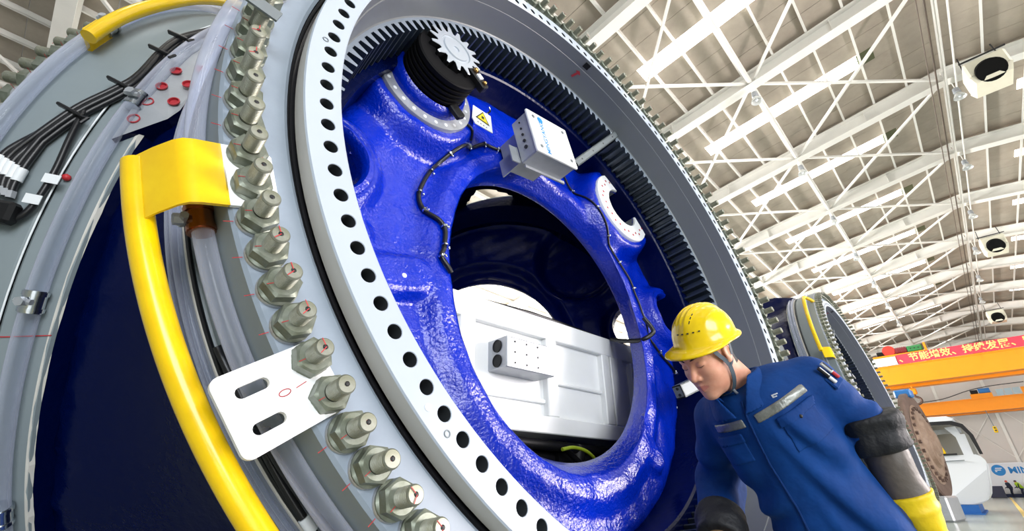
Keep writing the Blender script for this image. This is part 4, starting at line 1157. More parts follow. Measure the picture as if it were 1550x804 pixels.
def lin(x, xs, ys): return np.interp(x, xs, ys)
def jacket_sdf(p, wr=True):
    q = (p - WO) @ WB.T; l, t, f = q[..., 0], q[..., 1], q[..., 2]
    a = lin(t, [-.25, -.05, .12, .30, .40, .47, .53], [.205, .190, .178, .184, .178, .120, .075])
    b = lin(t, [-.25, -.05, .12, .30, .40, .47, .53], [.165, .160, .150, .155, .142, .105, .070])
    f0 = lin(t, [-.2, .1, .35, .5], [-.01, -.01, -.02, -.01])
    k = np.sqrt((l / a) ** 2 + ((f - f0) / b) ** 2)
    d = (k - 1) * np.minimum(a, b) * .92
    d = smax(d, t - .465, .03); d = smax(d, -.20 - t, .02)
    d = smin(d, cone(p, wq(.06, .420, -.04), SLh, .080, .084), .06)
    d = smin(d, cone(p, wq(-.07, .425, -.04), SRh, .085, .082), .06)
    armL = smin(cone(p, SLh, ELb, .084, .074), cone(p, ELb, ELb + (WRl - ELb) * .02, .074, .070), .03)
    armR = smin(cone(p, SRh, ERb, .085, .080), cone(p, ERb, ERb + (WRr - ERb) * .80, .080, .076), .03)
    if wr:
        dl = (p - SLh) @ norm(ELb - SLh); dr = (p - SRh) @ norm(ERb - SRh)
        armL = armL + .008 * np.sin(62 * dl + 26 * l + 14 * f) * sstep(dl, .06, .18) + .003 * np.sin(110 * dl - 40 * f)* sstep(dl, .1, .2)
        armR = armR + .008 * np.sin(66 * dr - 30 * f + 20 * l) * sstep(dr, .06, .18)
    d = smin(d, armL, .020); d = smin(d, armR, .020)
    if wr:
        # cloth folds: pulled from the arm pits towards the waist, slack at the belly
        u = t * .8 + l * .6; v = t * .8 - l * .6
        w = sstep(f, -.05, .08) * (1 - sstep(t, .30, .40))
        d = d + w * (.010 * np.sin(30 * u + 9 * np.sin(9 * l)) * sstep(l, .0, .12) + .009 * np.sin(38 * v + 7 * np.sin(8 * t)) * sstep(-l, .0, .12) + .005 * np.sin(22 * l + 9 * t))
    return d
worker = tag(empty('person', (1.15, 1.8, 0)), 'man in blue work jacket and yellow hard hat leaning beside the ring', 'person')
JLO, JHI = np.array([.50, 1.28, .60]), np.array([1.48, 2.22, 1.50])
JG = grid(JLO, JHI, .0095); JD = jacket_sdf(JG)
V, F = surface_nets(JD, JLO, .0095)
jacket = place(np_mesh('jacket', V, F, M_JACK), 'jacket', worker)

# --- head frame
HS = 1.07
def frame(F, L, eyes):
    F = norm(F); L = norm(np.array(L) - F * (F @ np.array(L))); U = np.cross(F, L); return np.stack([F, L, U]) * HS, np.array(eyes) - .083 * HS * F
KB, KO = frame([-.8474, -.3028, -.4362], [.4309, -.8722, -.2317], [.6350, 1.5895, 1.3215])      # the hard hat sits a little askew
HB, HO = frame([-.7902, -.2861, -.5420], [.3922, -.9156, -.0885], [.6340, 1.5930, 1.3150])
HF, HLf, HU = [norm(v) for v in HB]
def hq(x, y, z): return HO + np.array([x, y, z]) @ HB
def head_sdf(p):
    x, y, z = p[..., 0], p[..., 1], p[..., 2]; ay = np.abs(y); pm = np.stack([x, ay, z], -1)
    d = ell(p, (-.012, 0, .035), (.096, .075, .098))
    d = smin(d, ell(p, (.028, 0, -.035), (.062, .064, .085)), .03)
    d = smin(d, ell(p, (.022, 0, -.078), (.062, .053, .042)), .03)
    d = smin(d, ell(p, (.070, 0, -.108), (.020, .024, .018)), .022)
    d = smin(d, ell(pm, (.056, .036, -.032), (.026, .026, .026)), .02)
    d = smin(d, cone(pm, (.078, .010, .020), (.068, .046, .020), .010, .008), .014)
    d = smax(d, -ell(pm, (.100, .032, .000), (.018, .020, .013)), .012)
    d = smin(d, ell(pm, (.071, .032, .000), (.0155, .0175, .0125)), .004)
    d = smin(d, cone(p, (.080, 0, .006), (.104, 0, -.036), .0075, .0115), .010)
    d = smin(d, ell(pm, (.092, .0125, -.040), (.012, .008, .009)), .006)
    d = smax(d, -ell(pm, (.097, .0075, -.0485), (.006, .004, .004)), .003)
    d = smin(d, cone(pm, (.090, .0, -.0665), (.080, .021, -.0705), .0075, .0035), .005)
    d = smin(d, cone(pm, (.088, .0, -.0790), (.080, .019, -.0735), .0085, .0035), .005)
    d = smax(d, -cone(pm, (.1005, .0, -.0722), (.086, .024, -.0724), .0022, .0015), .002)
    d = smin(d, ell(pm, (-.008, .080, -.006), (.019, .009, .031), ((.95, .25, .15), (-.25, .97, 0), (-.15, 0, .98))), .008)
    d = smax(d, -ell(pm, (-.004, .091, -.004), (.011, .006, .019)), .004)
    d = smin(d, ell(pm, (.004, .079, -.030), (.008, .006, .009)), .006)
    d = smin(d, cone(p, (-.028, 0, -.045), (-.075, 0, -.165), .055, .058), .03)
    return d
hlo, hhi, hh = np.array([-.155, -.115, -.205]), np.array([.135, .115, .150]), .0030
hp = grid(hlo, hhi, hh); hd = head_sdf(hp)
hV, hF = surface_nets(hd, hlo, hh)
cen = hV[hF].mean(1)
lipm = (cen[:, 0] > .074) & (np.abs(cen[:, 1]) < .025) & (cen[:, 2] < -.0645 + .0 * cen[:, 0]) & (cen[:, 2] > -.0845) & (np.abs(cen[:, 2] + .073) < .0125 * (1.05 - np.abs(cen[:, 1]) / .027))
hairm = ((cen[:, 2] > .004) & (cen[:, 0] < .030 - .35 * (.06 - np.minimum(cen[:, 2], .06))) & (np.hypot((cen[:, 0] + .006) / 1.0, (cen[:, 2] + .004)) > .034)) | ((cen[:, 0] < -.045) & (cen[:, 2] > -.062))
hW = HO + hV @ HB
# --- body under the clothes, one surface from neck to feet
def body_sdf(p):
    d = cone(p, wq(0, -.02, -.01), wq(0, .30, -.02), .105, .110)
    d = smin(d, cone(p, wq(.05, .40, -.04), SLh, .06, .062), .06); d = smin(d, cone(p, wq(-.05, .40, -.04), SRh, .06, .062), .06)
    d = smin(d, cone(p, wq(0, .36, -.02), hq(-.06, 0, -.13), .075, .054), .05)
    for s, e, w in ((SLh, ELb, WRl), (SRh, ERb, WRr)):
        d = smin(d, cone(p, s, e, .056, .044), .02); d = smin(d, cone(p, e, w, .044, .030), .015)
    for h, k, a in zip(HIPS, KNEE, ANK):
        d = smin(d, cone(p, h, k, .085, .058), .03); d = smin(d, cone(p, k, a, .056, .040), .02)
        d = smin(d, cone(p, a + np.array([0, 0, -.03]), a + np.array([-.10, -.11, -.035]), .035, .03), .02)
    return d
blo, bhi = np.array([.50, 1.30, -.02]), np.array([1.55, 2.25, 1.42]); bh = .018
V, F = surface_nets(body_sdf(grid(blo, bhi, bh)), blo, bh)
V2 = np.concatenate([V, hW]); F2 = np.concatenate([F, hF + len(V)])
mi = np.concatenate([np.zeros(len(F), int), np.where(hairm, 2, np.where(lipm, 1, 0))])
place(np_mesh('body', V2, F2, [M_SKIN, M_LIP, M_HAIR], True, mi), 'body', worker)

# eyebrows, lowered lash lines
def face_x(y, z, off=.0):
    xs = np.linspace(.14, .03, 120); P = np.stack([xs, np.full(120, y), np.full(120, z)], -1); dd = head_sdf(P)
    i = int(np.argmax(dd < 0)); return xs[i] + off
def on_face(pts, off): return [hq(face_x(y, z, off), y, z) for y, z in pts]
for s in (-1, 1):
    m = MB(); ys = np.linspace(.012, .052, 9); m.tube(on_face([(s * y, .0215 + .0045 * math.sin((y - .012) / .04 * 2.4)) for y in ys], .0005), [.0014, .0026, .003, .003, .0029, .0026, .0022, .0016, .0008], 6)
    m.build('eyebrow', M_HAIR, worker, 60)
    m = MB(); ys = np.linspace(.018, .047, 9); m.tube(on_face([(s * y, -.0045 - .0035 * math.sin((y - .018) / .029 * PI)) for y in ys], .0002), [.0006, .0011, .0013, .0014, .0014, .0014, .0013, .0011, .0006], 6)
    m.build('lash_line', M_HAIR, worker, 60)
    m = MB(); ys = np.linspace(.020, .045, 7); m.tube(on_face([(s * y, .0065 + .002 * math.sin((y - .02) / .025 * PI)) for y in ys], -.0003), .0007, 5); m.build('eyelid_crease', mat('eyelid_shadow', rgb(140, 88, 74), .6), worker, 60)

# --- hard hat
def rim(t):
    c = math.cos(t); s = math.sin(t); a = .112 if c > 0 else .110; b = .098
    return 1 / math.sqrt((c / a) ** 2 + (s / b) ** 2)
HX, HZ, HH = -.012, .057, .115
def helm_pt(t, s, off=0.0):
    r = rim(t) * s; x = r * math.cos(t); y = r * math.sin(t)
    z = HZ + (HH + off) * (max(0, 1 - s ** 2.35)) ** (1 / 2.2)
    rd = sstep(np.array(.062 - abs(x + .01)), -.03, .03)
    z += .0045 * float(1 - sstep(np.array(abs(y)), .030, .038)) * float(sstep(np.array(1 - s), .08, .2))
    for y0 in (-.019, 0, .019): z += .0035 * math.exp(-((y - y0) / .0045) ** 2) * float(sstep(np.array(1 - s), .06, .2))
    z += .004 * math.exp(-((abs(y) - .072) / .006) ** 2) * float(sstep(np.array(1 - s), .05, .15)) * (1 if s < .97 else 0)
    return np.array([HX + x * (1 + off), y * (1 + off), z])
def helmet_mesh():
    NT, NS = 144, 34; V = []; F = []
    for i in range(NS + 1):
        s = (i / NS) ** .8
        for j in range(NT): V.append(helm_pt(2 * PI * j / NT, min(s, .9999)))
    rows = NS + 1
    for (e0, dz) in ((.35, -.003), (1.0, -.010), (1.03, -.0125), (.98, -.015), (.2, -.008), (-.06, -.004), (-.10, .01)):
        for j in range(NT):
            t = 2 * PI * j / NT; e = .008 + .040 * max(0, math.cos(t)) ** 1.6 + .006 * max(0, -math.cos(t))
            p = helm_pt(t, .9999); d = norm([math.cos(t), math.sin(t), 0]); fr = max(0, math.cos(t))
            V.append(p + d * e * e0 + np.array([0, 0, dz * (1 + .6 * fr)]))
        rows += 1
    for (sc, off) in ((.93, -.03), (.75, -.05), (.4, -.05), (.01, -.05)):
        for j in range(NT):
            p = helm_pt(2 * PI * j / NT, sc, 0); p[2] -= .006; p[0] = HX + (p[0] - HX) * .97; p[1] *= .97; V.append(p)
        rows += 1
    for i in range(rows - 1):
        for j in range(NT):
            j2 = (j + 1) % NT; F.append((i * NT + j, i * NT + j2, (i + 1) * NT + j2, (i + 1) * NT + j))
    V = np.array(V)
    return np_mesh('hard_hat', KO + V @ KB, F, M_HELM)
helm = place(helmet_mesh(), 'hard_hat', worker)
def helm_surf(x, y, off):
    t = math.atan2(y, x - HX); r = math.hypot(x - HX, y); return helm_pt(t, min(r / rim(t), .999)) + np.array([0, 0, off])
for i, (t, s) in enumerate([(.30, .93), (.12, .93), (-.06, .93), (.48, .93), (.66, .93)]):
    m = MB(); a = helm_pt(t - .028, s); b = helm_pt(t + .028, s); nn = norm(np.array([math.cos(t), math.sin(t), .35])); m.bar(KO + (a + nn * .001) @ KB, KO + (b + nn * .001) @ KB, .004, .005, nn @ KB); m.build('vent_slot', M_INK, helm, 0)
for x in (.040, .052, .064):
    m = MB(); a = helm_surf(x, .034, .0012); b = helm_surf(x + .007, .034, .0012); m.bar(KO + a @ KB, KO + b @ KB, .003, .002, KB[2]); m.build('vent_slot', M_INK, helm, 0)
m = MB(); t0 = -.15; c0 = helm_pt(.0, .80); m.ball(KO + (c0 + np.array([.001, 0, 0])) @ KB, .013, 12, sc=(1, 1, 1)); 
# strap
def strap(nm, pts, w=.0075, th=.0018):
    P_ = [hq(*p) for p in spline([np.array(p) for p in pts], 6)]
    m = MB(); V = []; n = len(P_); c = hq(.0, 0, -.03)
    for i, p in enumerate(P_):
        d = norm((P_[min(i + 1, n - 1)] - P_[max(i - 1, 0)])); out = norm(p - c); out = norm(out - d * (out @ d)); sd = np.cross(d, out)
        V += [p - sd * w, p + sd * w, p + sd * w + out * th, p - sd * w + out * th]
    F = [(i * 4 + k, i * 4 + (k + 1) % 4, i * 4 + 4 + (k + 1) % 4, i * 4 + 4 + k) for i in range(n - 1) for k in range(4)] + [(0, 1, 2, 3), (n * 4 - 1, n * 4 - 2, n * 4 - 3, n * 4 - 4)]
    m.add(V, F); return m.build(nm, M_STRAP, worker, 40)
strap('chin_strap', [(.050, .078, .045), (.040, .080, .015), (.020, .079, -.022), (.010, .077, -.048)])
strap('chin_strap', [(-.030, .085, .045), (-.024, .088, .010), (-.006, .083, -.032), (.010, .077, -.048)], .005)
strap('chin_strap', [(.010, .077, -.044), (.016, .070, -.085), (.020, .050, -.118), (.022, .022, -.134), (.020, -.02, -.135), (.016, -.055, -.110), (.01, -.072, -.06)], .0085)
strap('chin_strap', [(.050, -.078, .045), (.030, -.078, -.01), (.010, -.075, -.048)])
m = MB(); m.box(hq(.004, .040, -.150), (.022, .03, .012), (HF, HLf, HU), 0, .004); m.tube(spline([hq(.02, .045, -.122), hq(.012, .042, -.14), hq(-.004, .036, -.155), hq(-.012, .03, -.165)], 5), .005, 8)
m.build('strap_buckle', M_GAL, worker, 40)

# --- patches lying on the jacket, cut from its own surface
def patch(nm, lr, tf, half, raise_, mt, parent=jacket, h=.0042, lz=None):
    l0, l1 = lr; ts = [tf(l) for l in np.linspace(l0, l1, 9)] if lz is None else [half[0], half[1]]
    lo_t, hi_t = (min(ts) - half - .01, max(ts) + half + .01) if lz is None else (half[0] - .01, half[1] + .01)
    cs = np.array([wq(a, b, c) for a in (l0 - .012, l1 + .012) for b in (lo_t, hi_t) for c in (.06, .22)])
    g = grid(cs.min(0), cs.max(0), h); q = (g - WO) @ WB.T
    d = jacket_sdf(g) - raise_
    d = np.maximum(d, np.maximum(l0 - q[..., 0], q[..., 0] - l1)) if lz is None else np.maximum(d, np.abs(q[..., 0] - lz(q[..., 1])) - .0042)
    d = np.maximum(d, np.abs(q[..., 1] - tf(q[..., 0])) - half) if lz is None else np.maximum(d, np.maximum(half[0] - q[..., 1], q[..., 1] - half[1]))
    d = np.maximum(d, .03 - q[..., 2]); d = np.maximum(d, -jacket_sdf(g) - .010)
    V, F = surface_nets(d, cs.min(0), h); return place(np_mesh(nm, V, F, mt), nm, worker)
patch('reflective_strip', (.012, .178), lambda l: .379 + .11 * l, .0150, .0035, M_REFL)
patch('reflective_strip', (-.150, -.030), lambda l: .381 + 0 * l, .0145, .0035, M_REFL)
patch('pocket', (.072, .192), lambda l: .295 + .09 * l, .055, .004, M_JACK)
patch('pocket_flap', (.066, .198), lambda l: .338 + .09 * l, .0155, .0075, M_JACK)
patch('pocket', (-.160, -.066), lambda l: .300 + 0 * l, .040, .0035, M_JACK)
patch('pocket_flap', (-.164, -.062), lambda l: .338 + 0 * l, .0150, .0075, M_JACK)
patch('zipper', (-.06, .03), lambda l: 0 * l + .2, (-.15, .445), .0045, M_JDARK, lz=lambda t: np.interp(t, [-.1, .104, .234, .342, .446], [-.045, -.029, -.031, -.018, -.002]))
def surf(l, t, f0=.30, up=0.0):
    fs = np.linspace(f0, -.2, 400); P_ = np.array([wq(l, t, f) for f in fs]); i = int(np.argmax(jacket_sdf(P_) < 0)); return P_[i] + WF * up
m = MB(); m.ball(surf(.130, .336, up=.006), .0065, 10); m.build('pocket_button', M_INK, worker)
m = MB(); c0 = surf(.089, .424, up=.003); m.bar(c0, c0 + WL_ * .02, .003, .006, WF); m.bar(c0 + WL_ * .002, c0 + WL_ * .002 - WT * .016, .005, .003, WF); m.bar(c0 - WT * .007, c0 + WL_ * .014 - WT * .007, .003, .005, WF); m.build('chest_badge', M_TAG, worker, 0)
# collar: standing band with two folded points
CO = wq(-.022, .425, .002); CAXS = norm(HO + HU * -.11 * HS - HF * .05 - CO + WT * .06)
def collar_sdf(p):
    q = p - CO; h = q @ CAXS; rd = q - h[..., None] * CAXS; r = np.linalg.norm(rd, axis=-1)
    fw = norm(WF - CAXS * (WF @ CAXS)); fr = (rd @ fw) / np.maximum(r, 1e-6)
    R0 = .083 + .10 * np.maximum(h, 0)
    d1 = np.maximum(np.abs(r - R0) - .005, np.abs(h - .030) - .045)
    R2 = .093 + .40 * np.maximum(.078 - h, 0)
    low = .030 - .050 * sstep(fr, .25, .75)
    d2 = np.maximum(np.abs(r - R2) * .85 - .0045, np.maximum(low - h, h - .080))
    d = smin(d1, d2, .010)
    gap = np.abs(rd @ WL_) - .010 - .55 * np.maximum(h + .030, 0)
    return np.where(fr > .3, np.maximum(d, -gap * .8), d)
g = grid(CO - .20, CO + .20, .0048); V, F = surface_nets(collar_sdf(g), CO - .20, .0048); place(np_mesh('collar', V, F, M_JACK), 'collar', worker)

# --- sleeve guards, gauntlets and gloves
def sdf_part(nm, fn, lo, hi, h, mt, par=None):
    g = grid(lo, hi, h); V, F = surface_nets(fn(g), lo, h); return place(np_mesh(nm, V, F, mt), nm, par or worker)
aL = norm(WRl - ELb); aR = norm(WRr - ERb)
def box_of(*pts, pad=.13): P_ = np.array(pts); return P_.min(0) - pad, P_.max(0) + pad
def guardL(p):
    s = (p - ELb) @ aL; d = cone(p, ELb - aL * .045, ELb + aL * .050, .102, .092) ; q = p - ELb
    d = d + .005 * np.sin(75 * s + 22 * (q @ WF)) + .003 * np.sin(60 * (q @ WL_) + 30 * s)
    return smax(smax(d, -.055 - s, .012), s - .062, .012)
sdf_part('sleeve_guard', guardL, *box_of(ELb), .007, M_GUARD)
def leatherL(p):
    s = (p - ELb) @ aL; q = p - ELb
    d = cone(p, ELb, WRl, .064, .070) + .004 * np.sin(42 * s + 30 * (q @ WL_)) 
    return smax(d, s - .215, .006)
sdf_part('leather_sleeve', leatherL, *box_of(ELb, WRl), .007, M_LEATH)
def glove(nm, w, ax, side, fwd, mt, r0, back, curl, cuff=True):
    """gauntlet glove: flared cuff, palm, four bent fingers and a thumb"""
    sd = norm(np.cross(ax, fwd)) * side; nrm = norm(np.cross(sd, ax)) * side
    if nrm @ fwd < 0: nrm = -nrm
    def fn(p):
        s = (p - w) @ ax; q = p - w
        d = cone(p, w - ax * back, w + ax * .01, r0, r0 * .66) + .0035 * np.sin(38 * s + 25 * (q @ sd))
        d = smax(d, -back - s, .006)
        e = np.abs(s + back * .52) ; d = d - .006 * np.exp(-(e / .012) ** 2)
        d = smin(d, ell(p, w + ax * .075, (.055, .048, .026), (ax, sd, nrm)), .03)
        for i, (o, L) in enumerate(((-.034, .078), (-.012, .088), (.011, .082), (.033, .066))):
            k0 = w + ax * .115 + sd * o; k1 = k0 + ax * L * .50 * math.cos(curl) + nrm * L * .50 * math.sin(curl); k2 = k1 + ax * L * .5 * math.cos(curl * 2.2) + nrm * L * .5 * math.sin(curl * 2.2)
            fg = smin(cone(p, k0, k1, .0135, .0125), cone(p, k1, k2, .0125, .0110), .004); d = smin(d, fg, .006)
        t0 = w + ax * .035 - sd * .035; t1 = t0 + ax * .045 - sd * .035 + nrm * .012; t2 = t1 + ax * .035 - sd * .006 + nrm * .018
        d = smin(d, smin(cone(p, t0, t1, .018, .0145), cone(p, t1, t2, .0145, .0125), .004), .012)
        return d
    lo, hi = box_of(w - ax * back, w + ax * .24, pad=.11); return sdf_part(nm, fn, lo, hi, .006, mt)
glove('gauntlet_glove', WRl - aL * .005, aL, 1, WF, M_GLOVE, .078, .100, .45)
def guardR(p):
    s = (p - ERb) @ aR; q = p - ERb
    d = cone(p, ERb + aR * .17, ERb + aR * .26, .088, .082) + .004 * np.sin(70 * s + 30 * (q @ WL_))
    return smax(smax(d, (.140 - s), .012), s - .262, .012)
sdf_part('sleeve_guard', guardR, *box_of(ERb, WRr), .007, M_GUARD)
glove('gauntlet_glove', WRr + aR * .065, aR, -1, WF, M_GLOVE2, .066, .060, .5)

# trousers and boots (below the frame)
def trou(p):
    d = cone(p, wq(0, -.02, -.01), wq(0, .06, -.01), .128, .12)
    for h, k, a in zip(HIPS, KNEE, ANK):
        d = smin(d, cone(p, h, k, .100, .085), .03); d = smin(d, cone(p, k, a + np.array([0, 0, .04]), .084, .072), .03)
    return np.maximum(d, .11 - p[..., 2])
sdf_part('trousers', trou, np.array([.60, 1.35, .02]), np.array([1.50, 2.25, 1.05]), .014, M_TROU)
for a in ANK:
    def boot(p, a=a):
        d = smin(cone(p, a + np.array([0, 0, .08]), a + np.array([0, 0, -.02]), .062, .052), cone(p, a + np.array([.02, .02, -.035]), a + np.array([-.15, -.16, -.045]), .050, .040), .03)
        return np.maximum(d, .004 - p[..., 2])
    sdf_part('boot', boot, a + np.array([-.28, -.30, -.12]), a + np.array([.15, .15, .20]), .010, M_BOOT)

# pens in the sleeve pocket are things of their own
def sleeve_pt(l, t): return surf(l, t, up=.004)
pk = sleeve_pt(.245, .402)
pdn = norm(ELb - SLh); 
patch_n = norm(pk - (SLh + pdn * ((pk - SLh) @ pdn)))
psd = np.cross(pdn, patch_n)
m = MB(); 
for i in range(1): m.box(pk + pdn * .030 - patch_n * .004, (.05, .05, .012), (pdn, psd, patch_n), 0, .004)
m.build('sleeve_pocket', M_JACK, worker, 30)
for i, (o, c1m, c2m, lab) in enumerate(((.013, M_INK, M_WHITE, 'black and white pen in the jacket sleeve pocket, upper of the two'), (-.012, M_WHITE, M_RED, 'white marker pen with red end in the sleeve pocket, lower of the two'))):
    t = tag(empty('marker_pen', pk + psd * o), lab, 'pen')
    a = pk + psd * o + patch_n * .008 - pdn * .030; b = pk + psd * o + patch_n * .008 + pdn * .035
    m = MB(); m.cyl(a, a + (b - a) * .62, .0062, 12); m.build('pen_cap', c1m, t)
    m = MB(); m.cyl(a + (b - a) * .62, b, .0058, 12); m.build('pen_barrel', c2m, t)
    m = MB(); m.bar(a + patch_n * .008, a + (b - a) * .55 + patch_n * .008, .003, .0015, patch_n); m.build('pen_clip', M_INK if i else M_WHITE, t, 0)
# ------------------------------------------------------------------ cranes, nacelle and the far end of the hall
M_ORNG = mat('orange_crane_paint', rgb(250, 150, 14), 0.4, var=.05, vscale=1)
M_BANNER = mat('red_banner_cloth', rgb(222, 62, 82), 0.7)
M_GOLD = mat('banner_gold_letters', rgb(250, 218, 130), 0.6)
M_GREEN = mat('green_motor', rgb(50, 130, 70), 0.4)
M_DRED = mat('dark_red_motor', rgb(130, 40, 48), 0.4)
M_REDM = mat('red_motor', rgb(208, 56, 44), 0.4)
M_BLUM = mat('blue_motor', rgb(50, 120, 190), 0.4)
M_GLASS = mat('pale_fence_panel', rgb(170, 190, 200), 0.2)
HAX = (LV, KV, (0, 0, 1))
def hbox(mb, l0, l1, k0, k1, z0, z1, bev=0, mi=0): mb.box(hall((l0 + l1) / 2, (k0 + k1) / 2, (z0 + z1) / 2), (abs(l1 - l0), abs(k1 - k0), abs(z1 - z0)), HAX, mi, bev)
# runway beams carry the cranes
for i, k in enumerate((22.0, -13.0)):
    m = MB(); ibeam(m, hall(L0 + 1, k, 7.2), hall(L1 - .3, k, 7.2), .5, 1.1)
    tr = tag(m.build('trim_%d' % (i + 1), M_STEEL, None, 0), kind='structure', label='crane runway beam on the %s side' % ('left' if k > 0 else 'right'))
    for l in RAFT[1:-1:1]:
        m = MB(); m.bar(hall(l, k, 0), hall(l, k, 7.2), .35, .35, LV); m.build('runway_post', M_STEEL, tr, 0)
def crane(l, z0, z1, lab):
    t = tag(empty('overhead_crane', hall(l, 4, z0)), lab, 'crane', 'overhead cranes across the hall')
    for dl in (0, 2.2):
        m = MB(); hbox(m, l + dl, l + dl + .7, -13, 22, z0 + .05, z1 - .08); m.build('girder', M_ORNG, t, 0)
        m = MB(); hbox(m, l + dl - .09, l + dl + .79, -13, 22, z1 - .08, z1); hbox(m, l + dl - .03, l + dl + .73, -13, 22, z0, z0 + .05); m.build('girder_flange', M_ORNG, t, 0)
    for k in (22.0, -13.0):
        m = MB(); hbox(m, l - .8, l + 3.6, k - .3, k + .3, 8.32, 8.9); m.build('end_carriage', M_ORNG, t, 0)
    for k in np.arange(-11.5, 21, 1.9):
        m = MB(); hbox(m, l - .02, l, k - .03, k + .03, z1 - .5, z1 - .08); m.build('web_stiffener', M_ORNG, t, 0)
    return t
c1_ = crane(49, 8.62, 10.12, 'nearer orange overhead crane carrying the red banner')
c2_ = crane(70, 8.20, 9.52, 'farther orange overhead crane below and behind the first')
# trolley of the first crane
tr = tag(empty('crane_trolley', hall(50, 2.6, 10.12)), 'hoist trolley with red and green motors on the nearer orange crane', 'hoist trolley')
m = MB(); hbox(m, 48.9, 52, .8, 4.4, 10.85, 11.0); hbox(m, 48.9, 49.1, .75, .9, 10.12, 11.6); 
for k in (1, 4.2): hbox(m, 49, 51.8, k - .1, k + .1, 10.12, 10.9)
m.build('platform', M_ORNG, tr, 0)
def motor(nm, k, z, r, ln, mt, axis=KV):
    m = MB(); c = hall(49.4, k, z); m.cyl(c - axis * ln / 2, c + axis * ln / 2, r, 16)
    for i in range(5): q = c + axis * ln * (-.35 + .17 * i); m.cyl(q - axis * .02, q + axis * .02, r * 1.12, 16)
    m.build(nm, mt, tr)
motor('brake_motor', 3.85, 11.22, .22, .45, M_BLACKM); motor('hoist_motor', 3.2, 11.40, .40, .5, M_REDM, LV); motor('drum', 2.4, 11.3, .30, .75, M_DRED)
m = MB(); hbox(m, 49.1, 49.9, 1.0, 2.0, 11.05, 11.55, .08); m.build('gearbox', M_GREEN, tr, 30)
m = MB()
for i in range(3): c = hall(49.08, 1.25 + .25 * i, 11.3); m.cyl(c, c - LV * .03, .05, 8)
m.build('gearbox_port', M_INK, tr, 0)
# crane hook
hk = tag(empty('crane_hook', hall(50.5, 2.7, 7.3)), 'dark crane hook hanging under the nearer orange crane', 'hook')
m = MB(); m.cyl(hall(50.5, 2.72, 8.62), hall(50.5, 2.72, 8.10), .05, 8); m.box(hall(50.5, 2.72, 8.15), (.3, .45, .5), HAX, 0, .08); m.build('hook_block', M_ORNG, hk, 30)
m = MB(); m.tube(spline([hall(50.5, 2.72, 7.95), hall(50.5, 2.72, 7.75), hall(50.5, 2.45, 7.55), hall(50.5, 2.45, 7.28), hall(50.5, 2.70, 7.12), hall(50.5, 2.98, 7.22), hall(50.5, 3.04, 7.42)], 6), [.09] * 20 + [.10] * 8 + [.08] * 6 + [.05] * 3 if False else .085, 10); m.build('hook', mat('hook_steel', rgb(92, 70, 60), .5, .4), hk)
# red banner with gold lettering
bn = tag(empty('banner', hall(48.75, -4, 10.12)), 'red banner with gold Chinese characters along the nearer orange crane', 'banner')
m = MB(); hbox(m, 48.84, 48.88, -11.4, 2.85, 10.13, 10.90); m.build('cloth', M_BANNER, bn, 0)
def wall_text(body, size, mt, l, k, z, par, nm, bold=0.0, align='LEFT'):
    me = text_mesh(body, size, mt, .01, bold, align)
    Mx = np.stack([-KV, np.array([0, 0, 1.]), np.cross(-KV, (0, 0, 1.))], 1)
    return tag(place(me, nm, par, npm(Mx, hall(l, k, z))), kind='stuff')
wall_text('、节能增效、持续发展、安全第一', .66, M_GOLD, 48.82, 2.75, 10.52, bn, 'lettering', .012)
wb = tag(None or MB().add([], []).build('sign_board', M_TAG, None, 0) if False else (lambda m: (hbox(m, 48.80, 48.86, 2.9, 4.5, 10.14, 10.82), m.build('sign_board', M_TAG, None, 0))[1])(MB()), 'white board at the left end of the red banner on the crane', 'board')
# second crane fittings
m = MB(); hbox(m, 69.9, 71.2, -2.4, -.7, 9.52, 9.95); m.build('hoist_platform', M_ORNG, c2_, 0)
m = MB(); c = hall(70.2, -1.9, 10.2); m.cyl(c - KV * .45, c + KV * .45, .28, 14); m.build('hoist_motor', M_BLUM, c2_)
m = MB(); c = hall(70.2, -1.1, 10.15); m.cyl(c - KV * .3, c + KV * .3, .24, 14); m.build('brake_motor', M_BLACKM, c2_)
for i in range(4):
    m = MB(); hbox(m, 69.95, 70.0, -2.75 - .62 * i, -3.28 - .62 * i, 9.56, 10.2); m.build('fence_panel', M_GLASS if i < 3 else M_ORNG, c2_, 0)
m = MB(); m.tube(spline([hall(69.6, 3.6, 9.6), hall(69.6, 1.5, 9.75), hall(69.6, -.6, 10.3), hall(69.6, -2.5, 10.55), hall(69.6, -5, 10.6)], 6), .04, 6); m.build('festoon_cable', M_BLACK, c2_)
pc_ = tag(empty('pendant_control', hall(69.5, -1.4, 6.0)), 'yellow and black pendant control hanging from the farther crane', 'pendant control')
m = MB(); m.cyl(hall(69.5, -1.32, 8.2), hall(69.5, -1.4, 6.6), .035, 6); m.build('pendant_cable', M_ARM, pc_)
m = MB(); hbox(m, 69.4, 69.6, -1.55, -1.25, 6.0, 6.6, .04); m.build('pendant_box', M_YEL, pc_, 30)
m = MB()
for i in range(2): m.cyl(hall(69.4, -1.4, 6.45 - .25 * i), hall(69.36, -1.4, 6.45 - .25 * i), .08, 8)
m.build('pendant_button', M_INK, pc_, 0)

